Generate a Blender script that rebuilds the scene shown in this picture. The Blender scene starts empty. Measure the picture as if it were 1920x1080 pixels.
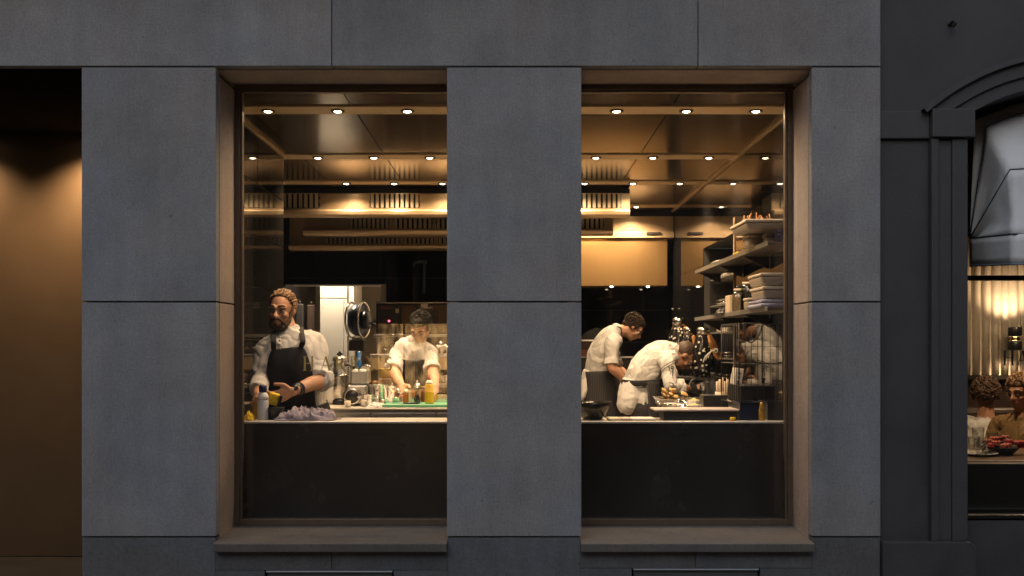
import bpy, bmesh, math, random
from math import sin, cos, pi, radians, sqrt
from mathutils import Vector, Matrix, Euler, noise
random.seed(7)
SC = bpy.context.scene
COL = SC.collection

# ------------------------------------------------------------------ camera, sky, sun, exposure
CAMZ, CAMD, FPX, HX, HY = 1.55, 4.5, 1866.7, 960.0, 650.0
cam_data = bpy.data.cameras.new('camera')
cam_data.lens, cam_data.sensor_width = 35.0, 36.0
cam_data.shift_y = (HY - 540.0) / 1920.0
cam_data.clip_start, cam_data.clip_end = 0.05, 400.0
cam = bpy.data.objects.new('camera', cam_data)
cam.location = (0, -CAMD, CAMZ)
cam.rotation_euler = (pi / 2, 0, 0)
COL.objects.link(cam)
SC.camera = cam

SUN_ELEV, SUN_AZ = radians(25), radians(195)
world = bpy.data.worlds.new('World'); SC.world = world; world.use_nodes = True
nt = world.node_tree
bg = nt.nodes['Background']
sky = nt.nodes.new('ShaderNodeTexSky')
sky.sky_type = 'NISHITA'; sky.sun_disc = False
sky.sun_elevation = SUN_ELEV; sky.sun_rotation = SUN_AZ
sky.air_density = 1.0; sky.dust_density = 3.0; sky.ozone_density = 1.0
nt.links.new(sky.outputs[0], bg.inputs[0])
bg.inputs[1].default_value = 0.050
sun_data = bpy.data.lights.new('sun', 'SUN')
sun_data.energy = 0.92; sun_data.angle = radians(60); sun_data.color = (0.93, 0.96, 1.0)
sun = bpy.data.objects.new('sun', sun_data)
sun.rotation_euler = (radians(40), 0, radians(-15))
sun.location = (0, -6, 9)
COL.objects.link(sun)
SC.view_settings.view_transform = 'Standard'
SC.view_settings.look = 'None'
SC.view_settings.gamma = 1.0
SC.view_settings.use_curve_mapping = False
SC.view_settings.exposure = 0.0
SC.cycles.max_bounces = 7
SC.cycles.diffuse_bounces = 3
SC.cycles.glossy_bounces = 3
SC.cycles.use_adaptive_sampling = True
SC.cycles.adaptive_threshold = 0.025
SC.cycles.transparent_max_bounces = 12
SC.cycles.sample_clamp_indirect = 6.0
SC.cycles.caustics_reflective = False
SC.cycles.caustics_refractive = False

# ------------------------------------------------------------------ measuring helpers
def at(px, py, d):
    """point of the place seen at photo position px,py standing d metres from the viewer"""
    return Vector(((px - HX) * d / FPX, d - CAMD, CAMZ + (HY - py) * d / FPX))
def FX(px, d=CAMD): return (px - HX) * d / FPX
def FZ(py, d=CAMD): return CAMZ + (HY - py) * d / FPX
def S(n, d): return n * d / FPX
KF = 0.30                     # kitchen floor level
CT = 1.185                    # worktop level
CEIL = 2.79

# ------------------------------------------------------------------ materials
MATS = {}
def mat(name, col, rough=0.5, metal=0.0, var=0.0, vscale=8.0, bump=0.0, bscale=60.0, spec=0.5, stretch=None,
        emit=None, estr=0.0, coat=0.0, alpha_mix=None, rvar=0.0, subs=0.0, randv=0.0):
    if name in MATS: return MATS[name]
    m = bpy.data.materials.new(name); m.use_nodes = True
    n, l = m.node_tree.nodes, m.node_tree.links
    b = n['Principled BSDF']
    b.inputs['Base Color'].default_value = (*col, 1)
    b.inputs['Roughness'].default_value = rough
    b.inputs['Metallic'].default_value = metal
    b.inputs['Specular IOR Level'].default_value = spec
    b.inputs['Coat Weight'].default_value = coat
    if subs:
        b.inputs['Subsurface Weight'].default_value = subs
        b.inputs['Subsurface Radius'].default_value = (0.01, 0.004, 0.002)
    if emit:
        b.inputs['Emission Color'].default_value = (*emit, 1)
        b.inputs['Emission Strength'].default_value = estr
    if var or bump or rvar or randv:
        tc = n.new('ShaderNodeNewGeometry')
        mp = n.new('ShaderNodeMapping'); l.new(tc.outputs['Position'], mp.inputs[0])
        if stretch: mp.inputs['Scale'].default_value = stretch
        nz = n.new('ShaderNodeTexNoise'); nz.inputs['Scale'].default_value = vscale
        nz.inputs['Detail'].default_value = 6; nz.inputs['Roughness'].default_value = 0.62
        l.new(mp.outputs[0], nz.inputs['Vector'])
        if var or randv:
            mr = n.new('ShaderNodeMapRange'); l.new(nz.outputs['Fac'], mr.inputs[0])
            mr.inputs[1].default_value = 0.3; mr.inputs[2].default_value = 0.7
            mr.inputs[3].default_value = 1 - var; mr.inputs[4].default_value = 1 + var
            val = mr.outputs[0]
            if randv:
                oi = n.new('ShaderNodeObjectInfo')
                m2 = n.new('ShaderNodeMapRange'); l.new(oi.outputs['Random'], m2.inputs[0])
                m2.inputs[3].default_value = 1 - randv; m2.inputs[4].default_value = 1 + randv
                mm = n.new('ShaderNodeMath'); mm.operation = 'MULTIPLY'
                l.new(val, mm.inputs[0]); l.new(m2.outputs[0], mm.inputs[1]); val = mm.outputs[0]
            vm = n.new('ShaderNodeVectorMath'); vm.operation = 'SCALE'
            vm.inputs[0].default_value = col
            l.new(val, vm.inputs['Scale']); l.new(vm.outputs[0], b.inputs['Base Color'])
        if rvar:
            mr = n.new('ShaderNodeMapRange'); l.new(nz.outputs['Fac'], mr.inputs[0])
            mr.inputs[1].default_value = 0.3; mr.inputs[2].default_value = 0.7
            mr.inputs[3].default_value = max(0.02, rough - rvar); mr.inputs[4].default_value = rough + rvar
            l.new(mr.outputs[0], b.inputs['Roughness'])
        if bump:
            n2 = n.new('ShaderNodeTexNoise'); n2.inputs['Scale'].default_value = bscale
            n2.inputs['Detail'].default_value = 5
            l.new(mp.outputs[0], n2.inputs['Vector'])
            bp = n.new('ShaderNodeBump'); bp.inputs['Strength'].default_value = bump
            bp.inputs['Distance'].default_value = 0.01
            l.new(n2.outputs['Fac'], bp.inputs['Height']); l.new(bp.outputs[0], b.inputs['Normal'])
    MATS[name] = m
    return m

def stone_mat(name, col, rough=0.75):
    """honed bluestone: cloudy patches, vertical water streaks, fine pits, slab to slab variation"""
    m = bpy.data.materials.new(name); m.use_nodes = True
    n, l = m.node_tree.nodes, m.node_tree.links
    b = n['Principled BSDF']; b.inputs['Specular IOR Level'].default_value = 0.3
    g = n.new('ShaderNodeNewGeometry'); oi = n.new('ShaderNodeObjectInfo')
    cmb = n.new('ShaderNodeVectorMath'); cmb.operation = 'SCALE'
    cx = n.new('ShaderNodeCombineXYZ'); l.new(oi.outputs['Random'], cx.inputs[0]); l.new(oi.outputs['Random'], cx.inputs[2])
    l.new(cx.outputs[0], cmb.inputs[0]); cmb.inputs['Scale'].default_value = 37.0
    ad = n.new('ShaderNodeVectorMath'); ad.operation = 'ADD'
    l.new(g.outputs['Position'], ad.inputs[0]); l.new(cmb.outputs[0], ad.inputs[1])
    def nz(scale, detail, rough, st=None):
        v = ad.outputs[0]
        if st:
            mp = n.new('ShaderNodeMapping'); l.new(v, mp.inputs[0]); mp.inputs['Scale'].default_value = st; v = mp.outputs[0]
        t = n.new('ShaderNodeTexNoise'); t.inputs['Scale'].default_value = scale
        t.inputs['Detail'].default_value = detail; t.inputs['Roughness'].default_value = rough
        l.new(v, t.inputs['Vector']); return t.outputs['Fac']
    def rng(src, a, bb, c, d):
        r = n.new('ShaderNodeMapRange'); l.new(src, r.inputs[0])
        for i, v in enumerate((a, bb, c, d)): r.inputs[i + 1].default_value = v
        return r.outputs[0]
    def mul(a, c):
        k = n.new('ShaderNodeMath'); k.operation = 'MULTIPLY'; l.new(a, k.inputs[0]); l.new(c, k.inputs[1]); return k.outputs[0]
    cloud = rng(nz(2.6, 8, 0.66), 0.3, 0.7, 0.82, 1.18)
    streak = rng(nz(9.0, 4, 0.6, (1.0, 1.0, 0.10)), 0.35, 0.72, 1.05, 0.90)
    grain = rng(nz(105, 4, 0.75), 0.25, 0.75, 0.74, 1.26)
    weave = rng(nz(60, 3, 0.6, (3.0, 3.0, 0.35)), 0.3, 0.7, 0.92, 1.08)
    pits = rng(nz(26, 4, 0.65), 0.655, 0.74, 1.0, 0.50)
    rnd = rng(oi.outputs['Random'], 0, 1, 0.90, 1.10)
    v = mul(mul(mul(cloud, streak), mul(grain, weave)), mul(pits, rnd))
    tint = n.new('ShaderNodeMix'); tint.data_type = 'RGBA'
    tint.inputs[6].default_value = (*[c * k for c, k in zip(col, (1.03, 1.0, 0.96))], 1)
    tint.inputs[7].default_value = (*[c * k for c, k in zip(col, (0.95, 1.0, 1.07))], 1)
    l.new(rng(nz(1.6, 3, 0.5), 0.35, 0.65, 0, 1), tint.inputs[0])
    vm = n.new('ShaderNodeVectorMath'); vm.operation = 'SCALE'
    l.new(tint.outputs[2], vm.inputs[0]); l.new(v, vm.inputs['Scale'])
    l.new(vm.outputs[0], b.inputs['Base Color'])
    l.new(rng(nz(6, 4, 0.6), 0.3, 0.7, rough - 0.12, rough + 0.1), b.inputs['Roughness'])
    bp = n.new('ShaderNodeBump'); bp.inputs['Strength'].default_value = 0.35; bp.inputs['Distance'].default_value = 0.004
    l.new(mul(grain, pits), bp.inputs['Height']); l.new(bp.outputs[0], b.inputs['Normal'])
    MATS[name] = m
    return m

def glass_mat(name, tint=(1, 1, 1), ior=1.5, rough=0.0, base=0.0, reflect_film=0.0):
    """window glass: clear, mirrored by Fresnel; a patchy pale film in place of faint street reflections"""
    m = bpy.data.materials.new(name); m.use_nodes = True
    n, l = m.node_tree.nodes, m.node_tree.links
    n.remove(n['Principled BSDF'])
    out = n['Material Output']
    tr = n.new('ShaderNodeBsdfTransparent'); tr.inputs[0].default_value = (*tint, 1)
    gl = n.new('ShaderNodeBsdfGlossy'); gl.inputs['Roughness'].default_value = rough
    fr = n.new('ShaderNodeFresnel')
    ge = n.new('ShaderNodeNewGeometry'); mr = n.new('ShaderNodeMapRange')      # same mirror strength from either face of the pane
    mr.inputs[3].default_value = ior; mr.inputs[4].default_value = 1.0 / ior
    l.new(ge.outputs['Backfacing'], mr.inputs[0]); l.new(mr.outputs[0], fr.inputs[0])
    mx = n.new('ShaderNodeMixShader')
    ad = n.new('ShaderNodeMath'); ad.operation = 'ADD'; ad.use_clamp = True; ad.inputs[1].default_value = base
    l.new(fr.outputs[0], ad.inputs[0]); l.new(ad.outputs[0], mx.inputs[0])
    l.new(tr.outputs[0], mx.inputs[1]); l.new(gl.outputs[0], mx.inputs[2])
    if reflect_film:  # pale noise film lifts the dark panes like a faint street reflection
        nz_ = n.new('ShaderNodeTexNoise'); nz_.inputs['Scale'].default_value = 2.2; nz_.inputs['Detail'].default_value = 7; nz_.inputs['Roughness'].default_value = .65
        mp_ = n.new('ShaderNodeMapping'); mp_.inputs['Scale'].default_value = (2.2, 1, .7)
        l.new(ge.outputs['Position'], mp_.inputs[0]); l.new(mp_.outputs[0], nz_.inputs['Vector'])
        r_ = n.new('ShaderNodeMapRange'); l.new(nz_.outputs['Fac'], r_.inputs[0])
        r_.inputs[1].default_value = .35; r_.inputs[2].default_value = .8; r_.inputs[3].default_value = reflect_film * .3; r_.inputs[4].default_value = reflect_film * 1.6
        df = n.new('ShaderNodeBsdfDiffuse'); df.inputs[0].default_value = (.7, .68, .65, 1)
        m3 = n.new('ShaderNodeMixShader'); l.new(r_.outputs[0], m3.inputs[0]); l.new(mx.outputs[0], m3.inputs[1]); l.new(df.outputs[0], m3.inputs[2])
        mx = m3
    l.new(mx.outputs[0], out.inputs[0])
    MATS[name] = m
    return m

def stripe_mat(name, c1, c2, freq, width=0.12, rough=0.8, axis=0):
    m = bpy.data.materials.new(name); m.use_nodes = True
    n, l = m.node_tree.nodes, m.node_tree.links
    b = n['Principled BSDF']; b.inputs['Roughness'].default_value = rough
    uv = n.new('ShaderNodeUVMap'); sp = n.new('ShaderNodeSeparateXYZ'); l.new(uv.outputs[0], sp.inputs[0])
    mu = n.new('ShaderNodeMath'); mu.operation = 'MULTIPLY'; mu.inputs[1].default_value = freq; l.new(sp.outputs[axis], mu.inputs[0])
    fr = n.new('ShaderNodeMath'); fr.operation = 'FRACT'; l.new(mu.outputs[0], fr.inputs[0])
    lt = n.new('ShaderNodeMath'); lt.operation = 'LESS_THAN'; lt.inputs[1].default_value = width; l.new(fr.outputs[0], lt.inputs[0])
    mx = n.new('ShaderNodeMix'); mx.data_type = 'RGBA'
    mx.inputs[6].default_value = (*c1, 1); mx.inputs[7].default_value = (*c2, 1)
    l.new(lt.outputs[0], mx.inputs[0]); l.new(mx.outputs[2], b.inputs['Base Color'])
    MATS[name] = m
    return m

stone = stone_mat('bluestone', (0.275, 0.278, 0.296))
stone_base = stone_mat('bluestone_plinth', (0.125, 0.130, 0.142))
stone_reveal_lit = stone_mat('reveal_stone_lit', (0.36, 0.30, 0.275))  # paler, pinker bluestone: warm kitchen lamplight put into the reveal colour
stone_sill = stone_mat('sill_stone', (0.125, 0.115, 0.110))
mortar = mat('joint_dark', (0.02, 0.02, 0.02), 0.9)
render_dark = mat('dark_painted_render', (0.060, 0.060, 0.066), 0.62, var=0.20, vscale=4, rvar=0.12, bump=0.25, bscale=120)
render_trim = mat('dark_painted_trim', (0.070, 0.070, 0.077), 0.5, var=0.08, vscale=9, bump=0.15, bscale=140)
bronze = mat('dark_bronze', (0.13, 0.095, 0.07), 0.42, 0.2, var=0.12, vscale=20)
brass_panel = mat('satin_brass_panel', (0.092, 0.061, 0.036), 0.42, 0.1, spec=0.15, var=0.10, vscale=2.5, rvar=0.05)
steel = mat('brushed_steel', (0.62, 0.60, 0.57), 0.30, 0.95, var=0.06, vscale=14, stretch=(0.3, 3, 3), rvar=0.08)
worktop_steel = mat('worktop_steel', (0.60, 0.55, 0.48), 0.34, 0.25, var=0.06, vscale=9, rvar=0.08)
steel_dull = mat('dull_steel', (0.50, 0.48, 0.45), 0.42, 0.8, var=0.10, vscale=9, rvar=0.10)
steel_bright = mat('polished_steel', (0.75, 0.73, 0.70), 0.14, 1.0, rvar=0.05, vscale=20, var=0.05)
hood_steel = mat('hood_satin_steel', (0.62, 0.47, 0.30), 0.34, 0.5, var=0.06, vscale=3, stretch=(2, 1, 0.6), rvar=0.05)
black_tile = mat('black_gloss_tile', (0.009, 0.009, 0.010), 0.035, 0.0, spec=0.22, rvar=0.012, vscale=4, var=0.1)
black_glass = mat('black_back_painted_glass', (0.028, 0.024, 0.021), 0.25, spec=0.5, rvar=0.05, vscale=3, var=0.2)
black_matte = mat('black_matte', (0.022, 0.020, 0.019), 0.6, var=0.15, vscale=20)
black_plastic = mat('black_plastic', (0.018, 0.018, 0.020), 0.32)
grout = mat('grout', (0.10, 0.095, 0.09), 0.9)
ceil_panel = mat('bronze_ceiling_panel', (0.22, 0.172, 0.132), 0.15, 0.74, var=0.10, vscale=2.0, randv=0.08)
ceil_strip = mat('pale_lighting_strip', (0.80, 0.60, 0.38), 0.35, 0.15, var=0.06, vscale=12)
white_paint = mat('white_cabinet_paint', (0.72, 0.69, 0.64), 0.45, var=0.04, vscale=4)
cream_wall = mat('cream_wall', (0.50, 0.42, 0.33), 0.7, var=0.08, vscale=3)
floor_tile = mat('kitchen_floor_tile', (0.34, 0.30, 0.26), 0.45, var=0.15, vscale=10)
lamp_glow = mat('lamp_glow', (1, 0.9, 0.7), 0.5, emit=(1.0, 0.80, 0.50), estr=40.0)
window_glass = glass_mat('window_glass', (0.98, 0.98, 0.975), 1.45, reflect_film=0.007)
thin_glass = glass_mat('thin_glass', (0.93, 0.94, 0.93), 1.5, 0.02, 0.04)
clear_plastic = glass_mat('clear_plastic', (0.72, 0.69, 0.63), 1.5, 0.12, 0.16)
white_cotton = mat('white_cotton', (0.59, 0.575, 0.56), 0.85, var=0.05, vscale=25, bump=0.5, bscale=300)
apron_black = mat('apron_black_cloth', (0.010, 0.011, 0.016), 0.85, var=0.2, vscale=20, bump=0.3, bscale=300)
apron_stripe = stripe_mat('apron_striped_cloth', (0.014, 0.014, 0.018), (0.13, 0.12, 0.12), 11, 0.10)
trouser = mat('black_trousers', (0.015, 0.015, 0.018), 0.9)
skin = mat('skin', (0.50, 0.27, 0.17), 0.5, var=0.10, vscale=40, subs=0.12, bump=0.15, bscale=120)
skin_dark = mat('skin_tan', (0.34, 0.175, 0.10), 0.5, var=0.10, vscale=40, subs=0.1)
hair_blond = mat('dark_blond_hair', (0.16, 0.085, 0.04), 0.45, var=0.45, vscale=60, stretch=(3, 0.5, 1), bump=0.8, bscale=150)
hair_light = mat('blond_glint_hair', (0.34, 0.19, 0.09), 0.4, var=0.3, vscale=60)
hair_brown = mat('brown_hair', (0.032, 0.018, 0.011), 0.65, spec=0.3, var=0.4, vscale=60, bump=0.8, bscale=150)
beard_brown = mat('brown_beard', (0.085, 0.046, 0.025), 0.7, var=0.4, vscale=90, bump=0.9, bscale=220)
hair_black = mat('black_hair', (0.010, 0.008, 0.007), 0.75, spec=0.25, var=0.3, vscale=60, bump=0.8, bscale=150)
eye_mat = mat('eye', (0.22, 0.18, 0.16), 0.2)
shoe_mat = mat('black_shoe', (0.012, 0.012, 0.012), 0.4)

# ------------------------------------------------------------------ mesh building
def wloc(o):
    v = Vector((0, 0, 0))
    while o: v += o.location; o = o.parent
    return v
def catmull(pts, n):
    P = [Vector(p) if not isinstance(p, (int, float)) else p for p in pts]
    out = []
    m = len(P)
    for i in range(m - 1):
        p0, p1, p2, p3 = P[max(i - 1, 0)], P[i], P[i + 1], P[min(i + 2, m - 1)]
        for k in range(n):
            t = k / n
            out.append(0.5 * ((2 * p1) + (p2 - p0) * t + (2 * p0 - 5 * p1 + 4 * p2 - p3) * t * t + (3 * p1 - p0 - 3 * p2 + p3) * t ** 3))
    out.append(P[-1]); return out

class MB:
    def __init__(s): s.v, s.f, s.uv, s.sm = [], [], None, []
    def add(s, vs, fs, smooth=False):
        o = len(s.v); s.v += [Vector(x) for x in vs]
        s.f += [tuple(i + o for i in f) for f in fs]; s.sm += [smooth] * len(fs); return s
    def box(s, x0, x1, y0, y1, z0, z1):
        x0, x1 = sorted((x0, x1)); y0, y1 = sorted((y0, y1)); z0, z1 = sorted((z0, z1))
        return s.add([(x0, y0, z0), (x1, y0, z0), (x1, y1, z0), (x0, y1, z0), (x0, y0, z1), (x1, y0, z1), (x1, y1, z1), (x0, y1, z1)],
                     [(0, 3, 2, 1), (4, 5, 6, 7), (0, 1, 5, 4), (1, 2, 6, 5), (2, 3, 7, 6), (3, 0, 4, 7)])
    def obox(s, c, size, rot=(0, 0, 0)):
        R = Euler(rot).to_matrix(); c = Vector(c); hx, hy, hz = [k / 2 for k in size]
        vs = [c + R @ Vector(p) for p in ((-hx, -hy, -hz), (hx, -hy, -hz), (hx, hy, -hz), (-hx, hy, -hz), (-hx, -hy, hz), (hx, -hy, hz), (hx, hy, hz), (-hx, hy, hz))]
        return s.add(vs, [(0, 3, 2, 1), (4, 5, 6, 7), (0, 1, 5, 4), (1, 2, 6, 5), (2, 3, 7, 6), (3, 0, 4, 7)])
    def prism(s, poly, axis, a, b):
        """poly: 2D outline; axis 'x','y','z' is the extrusion direction"""
        def P(u, w, t): return {'x': (t, u, w), 'y': (u, t, w), 'z': (u, w, t)}[axis]
        n = len(poly)
        vs = [P(u, w, a) for u, w in poly] + [P(u, w, b) for u, w in poly]
        fs = [tuple(range(n - 1, -1, -1)), tuple(range(n, 2 * n))] + [(i, (i + 1) % n, n + (i + 1) % n, n + i) for i in range(n)]
        return s.add(vs, fs)
    def lathe(s, prof, c, seg=24, axis=(0, 0, 1), smooth=True, cap=True):
        c = Vector(c); A = Vector(axis).normalized()
        U = A.orthogonal().normalized(); V = A.cross(U)
        vs, fs = [], []
        for r, h in prof:
            for k in range(seg):
                a = 2 * pi * k / seg
                vs.append(c + A * h + (U * cos(a) + V * sin(a)) * r)
        for i in range(len(prof) - 1):
            for k in range(seg):
                fs.append((i * seg + k, i * seg + (k + 1) % seg, (i + 1) * seg + (k + 1) % seg, (i + 1) * seg + k))
        if cap:
            if prof[0][0] > 1e-5: fs.append(tuple(range(seg - 1, -1, -1)))
            if prof[-1][0] > 1e-5: fs.append(tuple((len(prof) - 1) * seg + k for k in range(seg)))
        return s.add(vs, fs, smooth)
    def cyl(s, p0, p1, r, r2=None, seg=16, smooth=True):
        p0, p1 = Vector(p0), Vector(p1); h = (p1 - p0).length
        return s.lathe([(r, 0), (r if r2 is None else r2, h)], p0, seg, p1 - p0, smooth)
    def tube(s, pts, r, seg=8, n=6, curve=True):
        P = catmull(pts, n) if curve and len(pts) > 2 else [Vector(p) for p in pts]
        return s.loft(P, [(r, r)] * len(P), None, seg)
    def loft(s, P, R, side=None, seg=16):
        vs, fs = [], []
        n = len(P); prevU = None
        for i in range(n):
            T = (P[min(i + 1, n - 1)] - P[max(i - 1, 0)])
            T = T.normalized() if T.length > 1e-9 else Vector((0, 0, 1))
            base = side if side is not None else (prevU if prevU is not None else T.orthogonal())
            U = base - T * base.dot(T)
            U = U.normalized() if U.length > 1e-6 else T.orthogonal().normalized()
            prevU = U; V = T.cross(U)
            for k in range(seg):
                a = 2 * pi * k / seg
                vs.append(P[i] + U * R[i][0] * cos(a) + V * R[i][1] * sin(a))
        for i in range(n - 1):
            for k in range(seg):
                fs.append((i * seg + k, i * seg + (k + 1) % seg, (i + 1) * seg + (k + 1) % seg, (i + 1) * seg + k))
        fs.append(tuple(range(seg - 1, -1, -1))); fs.append(tuple((n - 1) * seg + k for k in range(seg)))
        return s.add(vs, fs, True)
    def limb(s, pts, radii, side=None, seg=16, n=5, round_ends=True):
        """tapered limb through pts; radii are numbers or (lateral, depth) pairs"""
        R = [r if isinstance(r, tuple) else (r, r) for r in radii]
        P = catmull(pts, n); ra = catmull([r[0] for r in R], n); rb = catmull([r[1] for r in R], n)
        if round_ends:
            t0 = (P[0] - P[1]).normalized(); t1 = (P[-1] - P[-2]).normalized()
            h0 = min(R[0]) * 0.8; h1 = min(R[-1]) * 0.8
            for f, k in ((0.5, 0.87), (0.85, 0.5)):
                P.insert(0, Vector(pts[0]) + t0 * h0 * f); ra.insert(0, R[0][0] * k); rb.insert(0, R[0][1] * k)
                P.append(Vector(pts[-1]) + t1 * h1 * f); ra.append(R[-1][0] * k); rb.append(R[-1][1] * k)
        return s.loft(P, list(zip(ra, rb)), Vector(side) if side is not None else None, seg)
    def ball(s, c, r, rot=None, seg=16, rings=10):
        c = Vector(c); r = (r, r, r) if isinstance(r, (int, float)) else r
        R = rot if rot is not None else Matrix.Identity(3)
        vs = [c + R @ Vector((0, 0, r[2]))]; fs = []
        for i in range(1, rings):
            t = pi * i / rings
            for k in range(seg):
                a = 2 * pi * k / seg
                vs.append(c + R @ Vector((r[0] * sin(t) * cos(a), r[1] * sin(t) * sin(a), r[2] * cos(t))))
        vs.append(c + R @ Vector((0, 0, -r[2])))
        for k in range(seg): fs.append((0, 1 + k, 1 + (k + 1) % seg))
        for i in range(rings - 2):
            for k in range(seg):
                a, b = 1 + i * seg + k, 1 + i * seg + (k + 1) % seg
                fs.append((a, a + seg, b + seg, b))
        last = len(vs) - 1; o = 1 + (rings - 2) * seg
        for k in range(seg): fs.append((last, o + (k + 1) % seg, o + k))
        return s.add(vs, fs, True)
    def grid(s, rows, uvs=None, smooth=True):
        """rows: list of equal-length point lists"""
        m = len(rows[0]); o = len(s.v)
        vs = [p for r in rows for p in r]; fs = []
        for i in range(len(rows) - 1):
            for k in range(m - 1):
                fs.append((i * m + k, i * m + k + 1, (i + 1) * m + k + 1, (i + 1) * m + k))
        s.add(vs, fs, smooth)
        if uvs:
            if s.uv is None: s.uv = {}
            for i, u in enumerate(u for r in uvs for u in r): s.uv[o + i] = u
        return s
    def mesh(s, name, origin=Vector((0, 0, 0))):
        me = bpy.data.meshes.new(name)
        me.from_pydata([tuple(p - origin) for p in s.v], [], s.f)
        me.polygons.foreach_set('use_smooth', s.sm)
        if s.uv:
            L = me.uv_layers.new(name='UVMap')
            for lp in me.loops: L.data[lp.index].uv = s.uv.get(lp.vertex_index, (0, 0))
        bm = bmesh.new(); bm.from_mesh(me); bmesh.ops.recalc_face_normals(bm, faces=bm.faces); bm.to_mesh(me); bm.free()
        me.update(); return me
    def build(s, name, material, parent=None, bevel=0.0, solid=0.0, origin=None):
        if parent is not None: org, loc = wloc(parent), Vector((0, 0, 0))
        else:
            if origin is None:
                xs = [p.x for p in s.v]; ys = [p.y for p in s.v]; zs = [p.z for p in s.v]
                origin = Vector(((min(xs) + max(xs)) / 2, (min(ys) + max(ys)) / 2, min(zs)))
            org = loc = Vector(origin)
        me = s.mesh(name, org)
        if material: me.materials.append(material)
        o = bpy.data.objects.new(name, me); o.location = loc; COL.objects.link(o)
        if parent is not None: o.parent = parent
        if solid:
            md = o.modifiers.new('solid', 'SOLIDIFY'); md.thickness = solid; md.offset = 0
        if bevel:
            md = o.modifiers.new('bevel', 'BEVEL'); md.width = bevel; md.segments = 2; md.limit_method = 'ANGLE'
        return o

def tag(o, label=None, cat=None, group=None, kind=None):
    if label: o['label'] = label
    if cat: o['category'] = cat
    if group: o['group'] = group
    if kind: o['kind'] = kind
    return o
def empty(name, loc, label=None, cat=None, group=None, kind=None):
    o = bpy.data.objects.new(name, None); o.location = Vector(loc); o.empty_display_size = 0.1
    COL.objects.link(o); return tag(o, label, cat, group, kind)
def box_part(name, m, parent, *b, bevel=0.0): return MB().box(*b).build(name, m, parent, bevel)
def copy_child(o, parent, loc):
    c = o.copy(); COL.objects.link(c); c.parent = parent; c.location = loc; return c

# ================================================================== THE SETTING
tag(MB().box(-40, 40, -30, -1.9, -0.3, -0.12).build('road', mat('asphalt', (0.05, 0.05, 0.052), 0.8, var=0.2, vscale=30, bump=0.4, bscale=90)), kind='structure')
tag(MB().box(-40, 40, -1.9, 0.02, -0.3, 0.0).build('pavement', mat('paving', (0.20, 0.195, 0.19), 0.8, var=0.12, vscale=12, bump=0.2), bevel=0.01), kind='structure')

# ---------------- stone facade: one building, its slabs are pieces
XL0, XL1 = FX(405), FX(838)          # left opening
XR0, XR1 = FX(1090), FX(1522)        # right opening
XE, XN = FX(153), FX(1651)           # entrance edge, neighbour edge
ZT = FZ(125.0); ZJ = FZ(566); ZB = FZ(1007)
GY = 0.31                            # glass plane
facade = empty('stone_facade_building', (0, 0.3, 0), 'grey bluestone building front with two tall kitchen windows', 'building')
G = 0.0035                            # half of a joint
def slab(x0, x1, z0, z1, y0=0.0, y1=0.05, m=stone, name='stone_slab'):
    return box_part(name, m, facade, x0, x1, y0, y1, z0, z1, bevel=0.0025)
for x0, x1 in ((-4.6, FX(622) - G / 2), (FX(622) + G / 2, FX(1309) - G / 2), (FX(1309) + G / 2, XN)):
    slab(x0, x1, ZT + G, 3.42); slab(x0, x1, 3.427, 4.3)
for x0, x1 in ((XE, XL0), (XL1, XR0), (XR1, XN)):
    slab(x0, x1, ZJ + G, ZT - G); slab(x0, x1, ZB + G, ZJ - G)
# plinth course, broken by the basement lights
BW = ((FX(497), FX(738), FZ(1071.5)), (FX(1186), FX(1426), FZ(1067.5)))
xs = [XE, FX(622), FX(1000), FX(1302), XN]
plz = ZB - G
SB = 0.6265
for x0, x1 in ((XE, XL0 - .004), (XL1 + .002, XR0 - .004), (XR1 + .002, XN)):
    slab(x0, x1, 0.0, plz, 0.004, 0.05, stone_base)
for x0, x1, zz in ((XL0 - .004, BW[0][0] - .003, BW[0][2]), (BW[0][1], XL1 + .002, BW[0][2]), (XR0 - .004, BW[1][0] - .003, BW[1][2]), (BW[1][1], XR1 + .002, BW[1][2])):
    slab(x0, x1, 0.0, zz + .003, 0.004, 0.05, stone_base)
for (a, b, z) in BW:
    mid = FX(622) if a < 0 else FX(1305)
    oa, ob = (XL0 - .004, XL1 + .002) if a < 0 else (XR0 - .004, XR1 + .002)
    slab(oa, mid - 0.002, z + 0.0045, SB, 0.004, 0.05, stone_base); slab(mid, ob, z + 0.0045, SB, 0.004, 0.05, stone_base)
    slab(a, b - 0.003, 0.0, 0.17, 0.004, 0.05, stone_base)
    w = MB().box(a + .004, b - .007, 0.002, 0.03, z - 0.004, z + 0.002)
    wo = w.build('basement_window', mat('zinc_frame', (0.50, 0.55, 0.60), 0.35, 0.2), facade)
    MB().box(a + 0.007, b - 0.010, 0.016, 0.028, 0.19, z - 0.004).build('pane', mat('basement_pane', (0.085, 0.09, 0.098), 0.6), wo)
# cores behind the slabs
for x0, x1, z0, z1 in ((-4.6, XN, ZT + 0.004, 4.3), (XE + .004, XL0 - 0.03, 0.03, ZT), (XL1 + 0.061, XR0 - 0.061, 0.03, ZT), (XR1 + 0.03, XN - .002, 0.03, ZT),
                       (XL0 - .03, XL1 + .061, 0.03, 0.62), (XR0 - .061, XR1 + .03, 0.03, 0.62)):
    box_part('wall_core', mortar, facade, x0, x1, 0.047, 0.36, z0, z1)
box_part('cornice', stone, facade, -4.6, XN, -0.30, 0.0, 3.50, 3.62, bevel=0.01)
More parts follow.
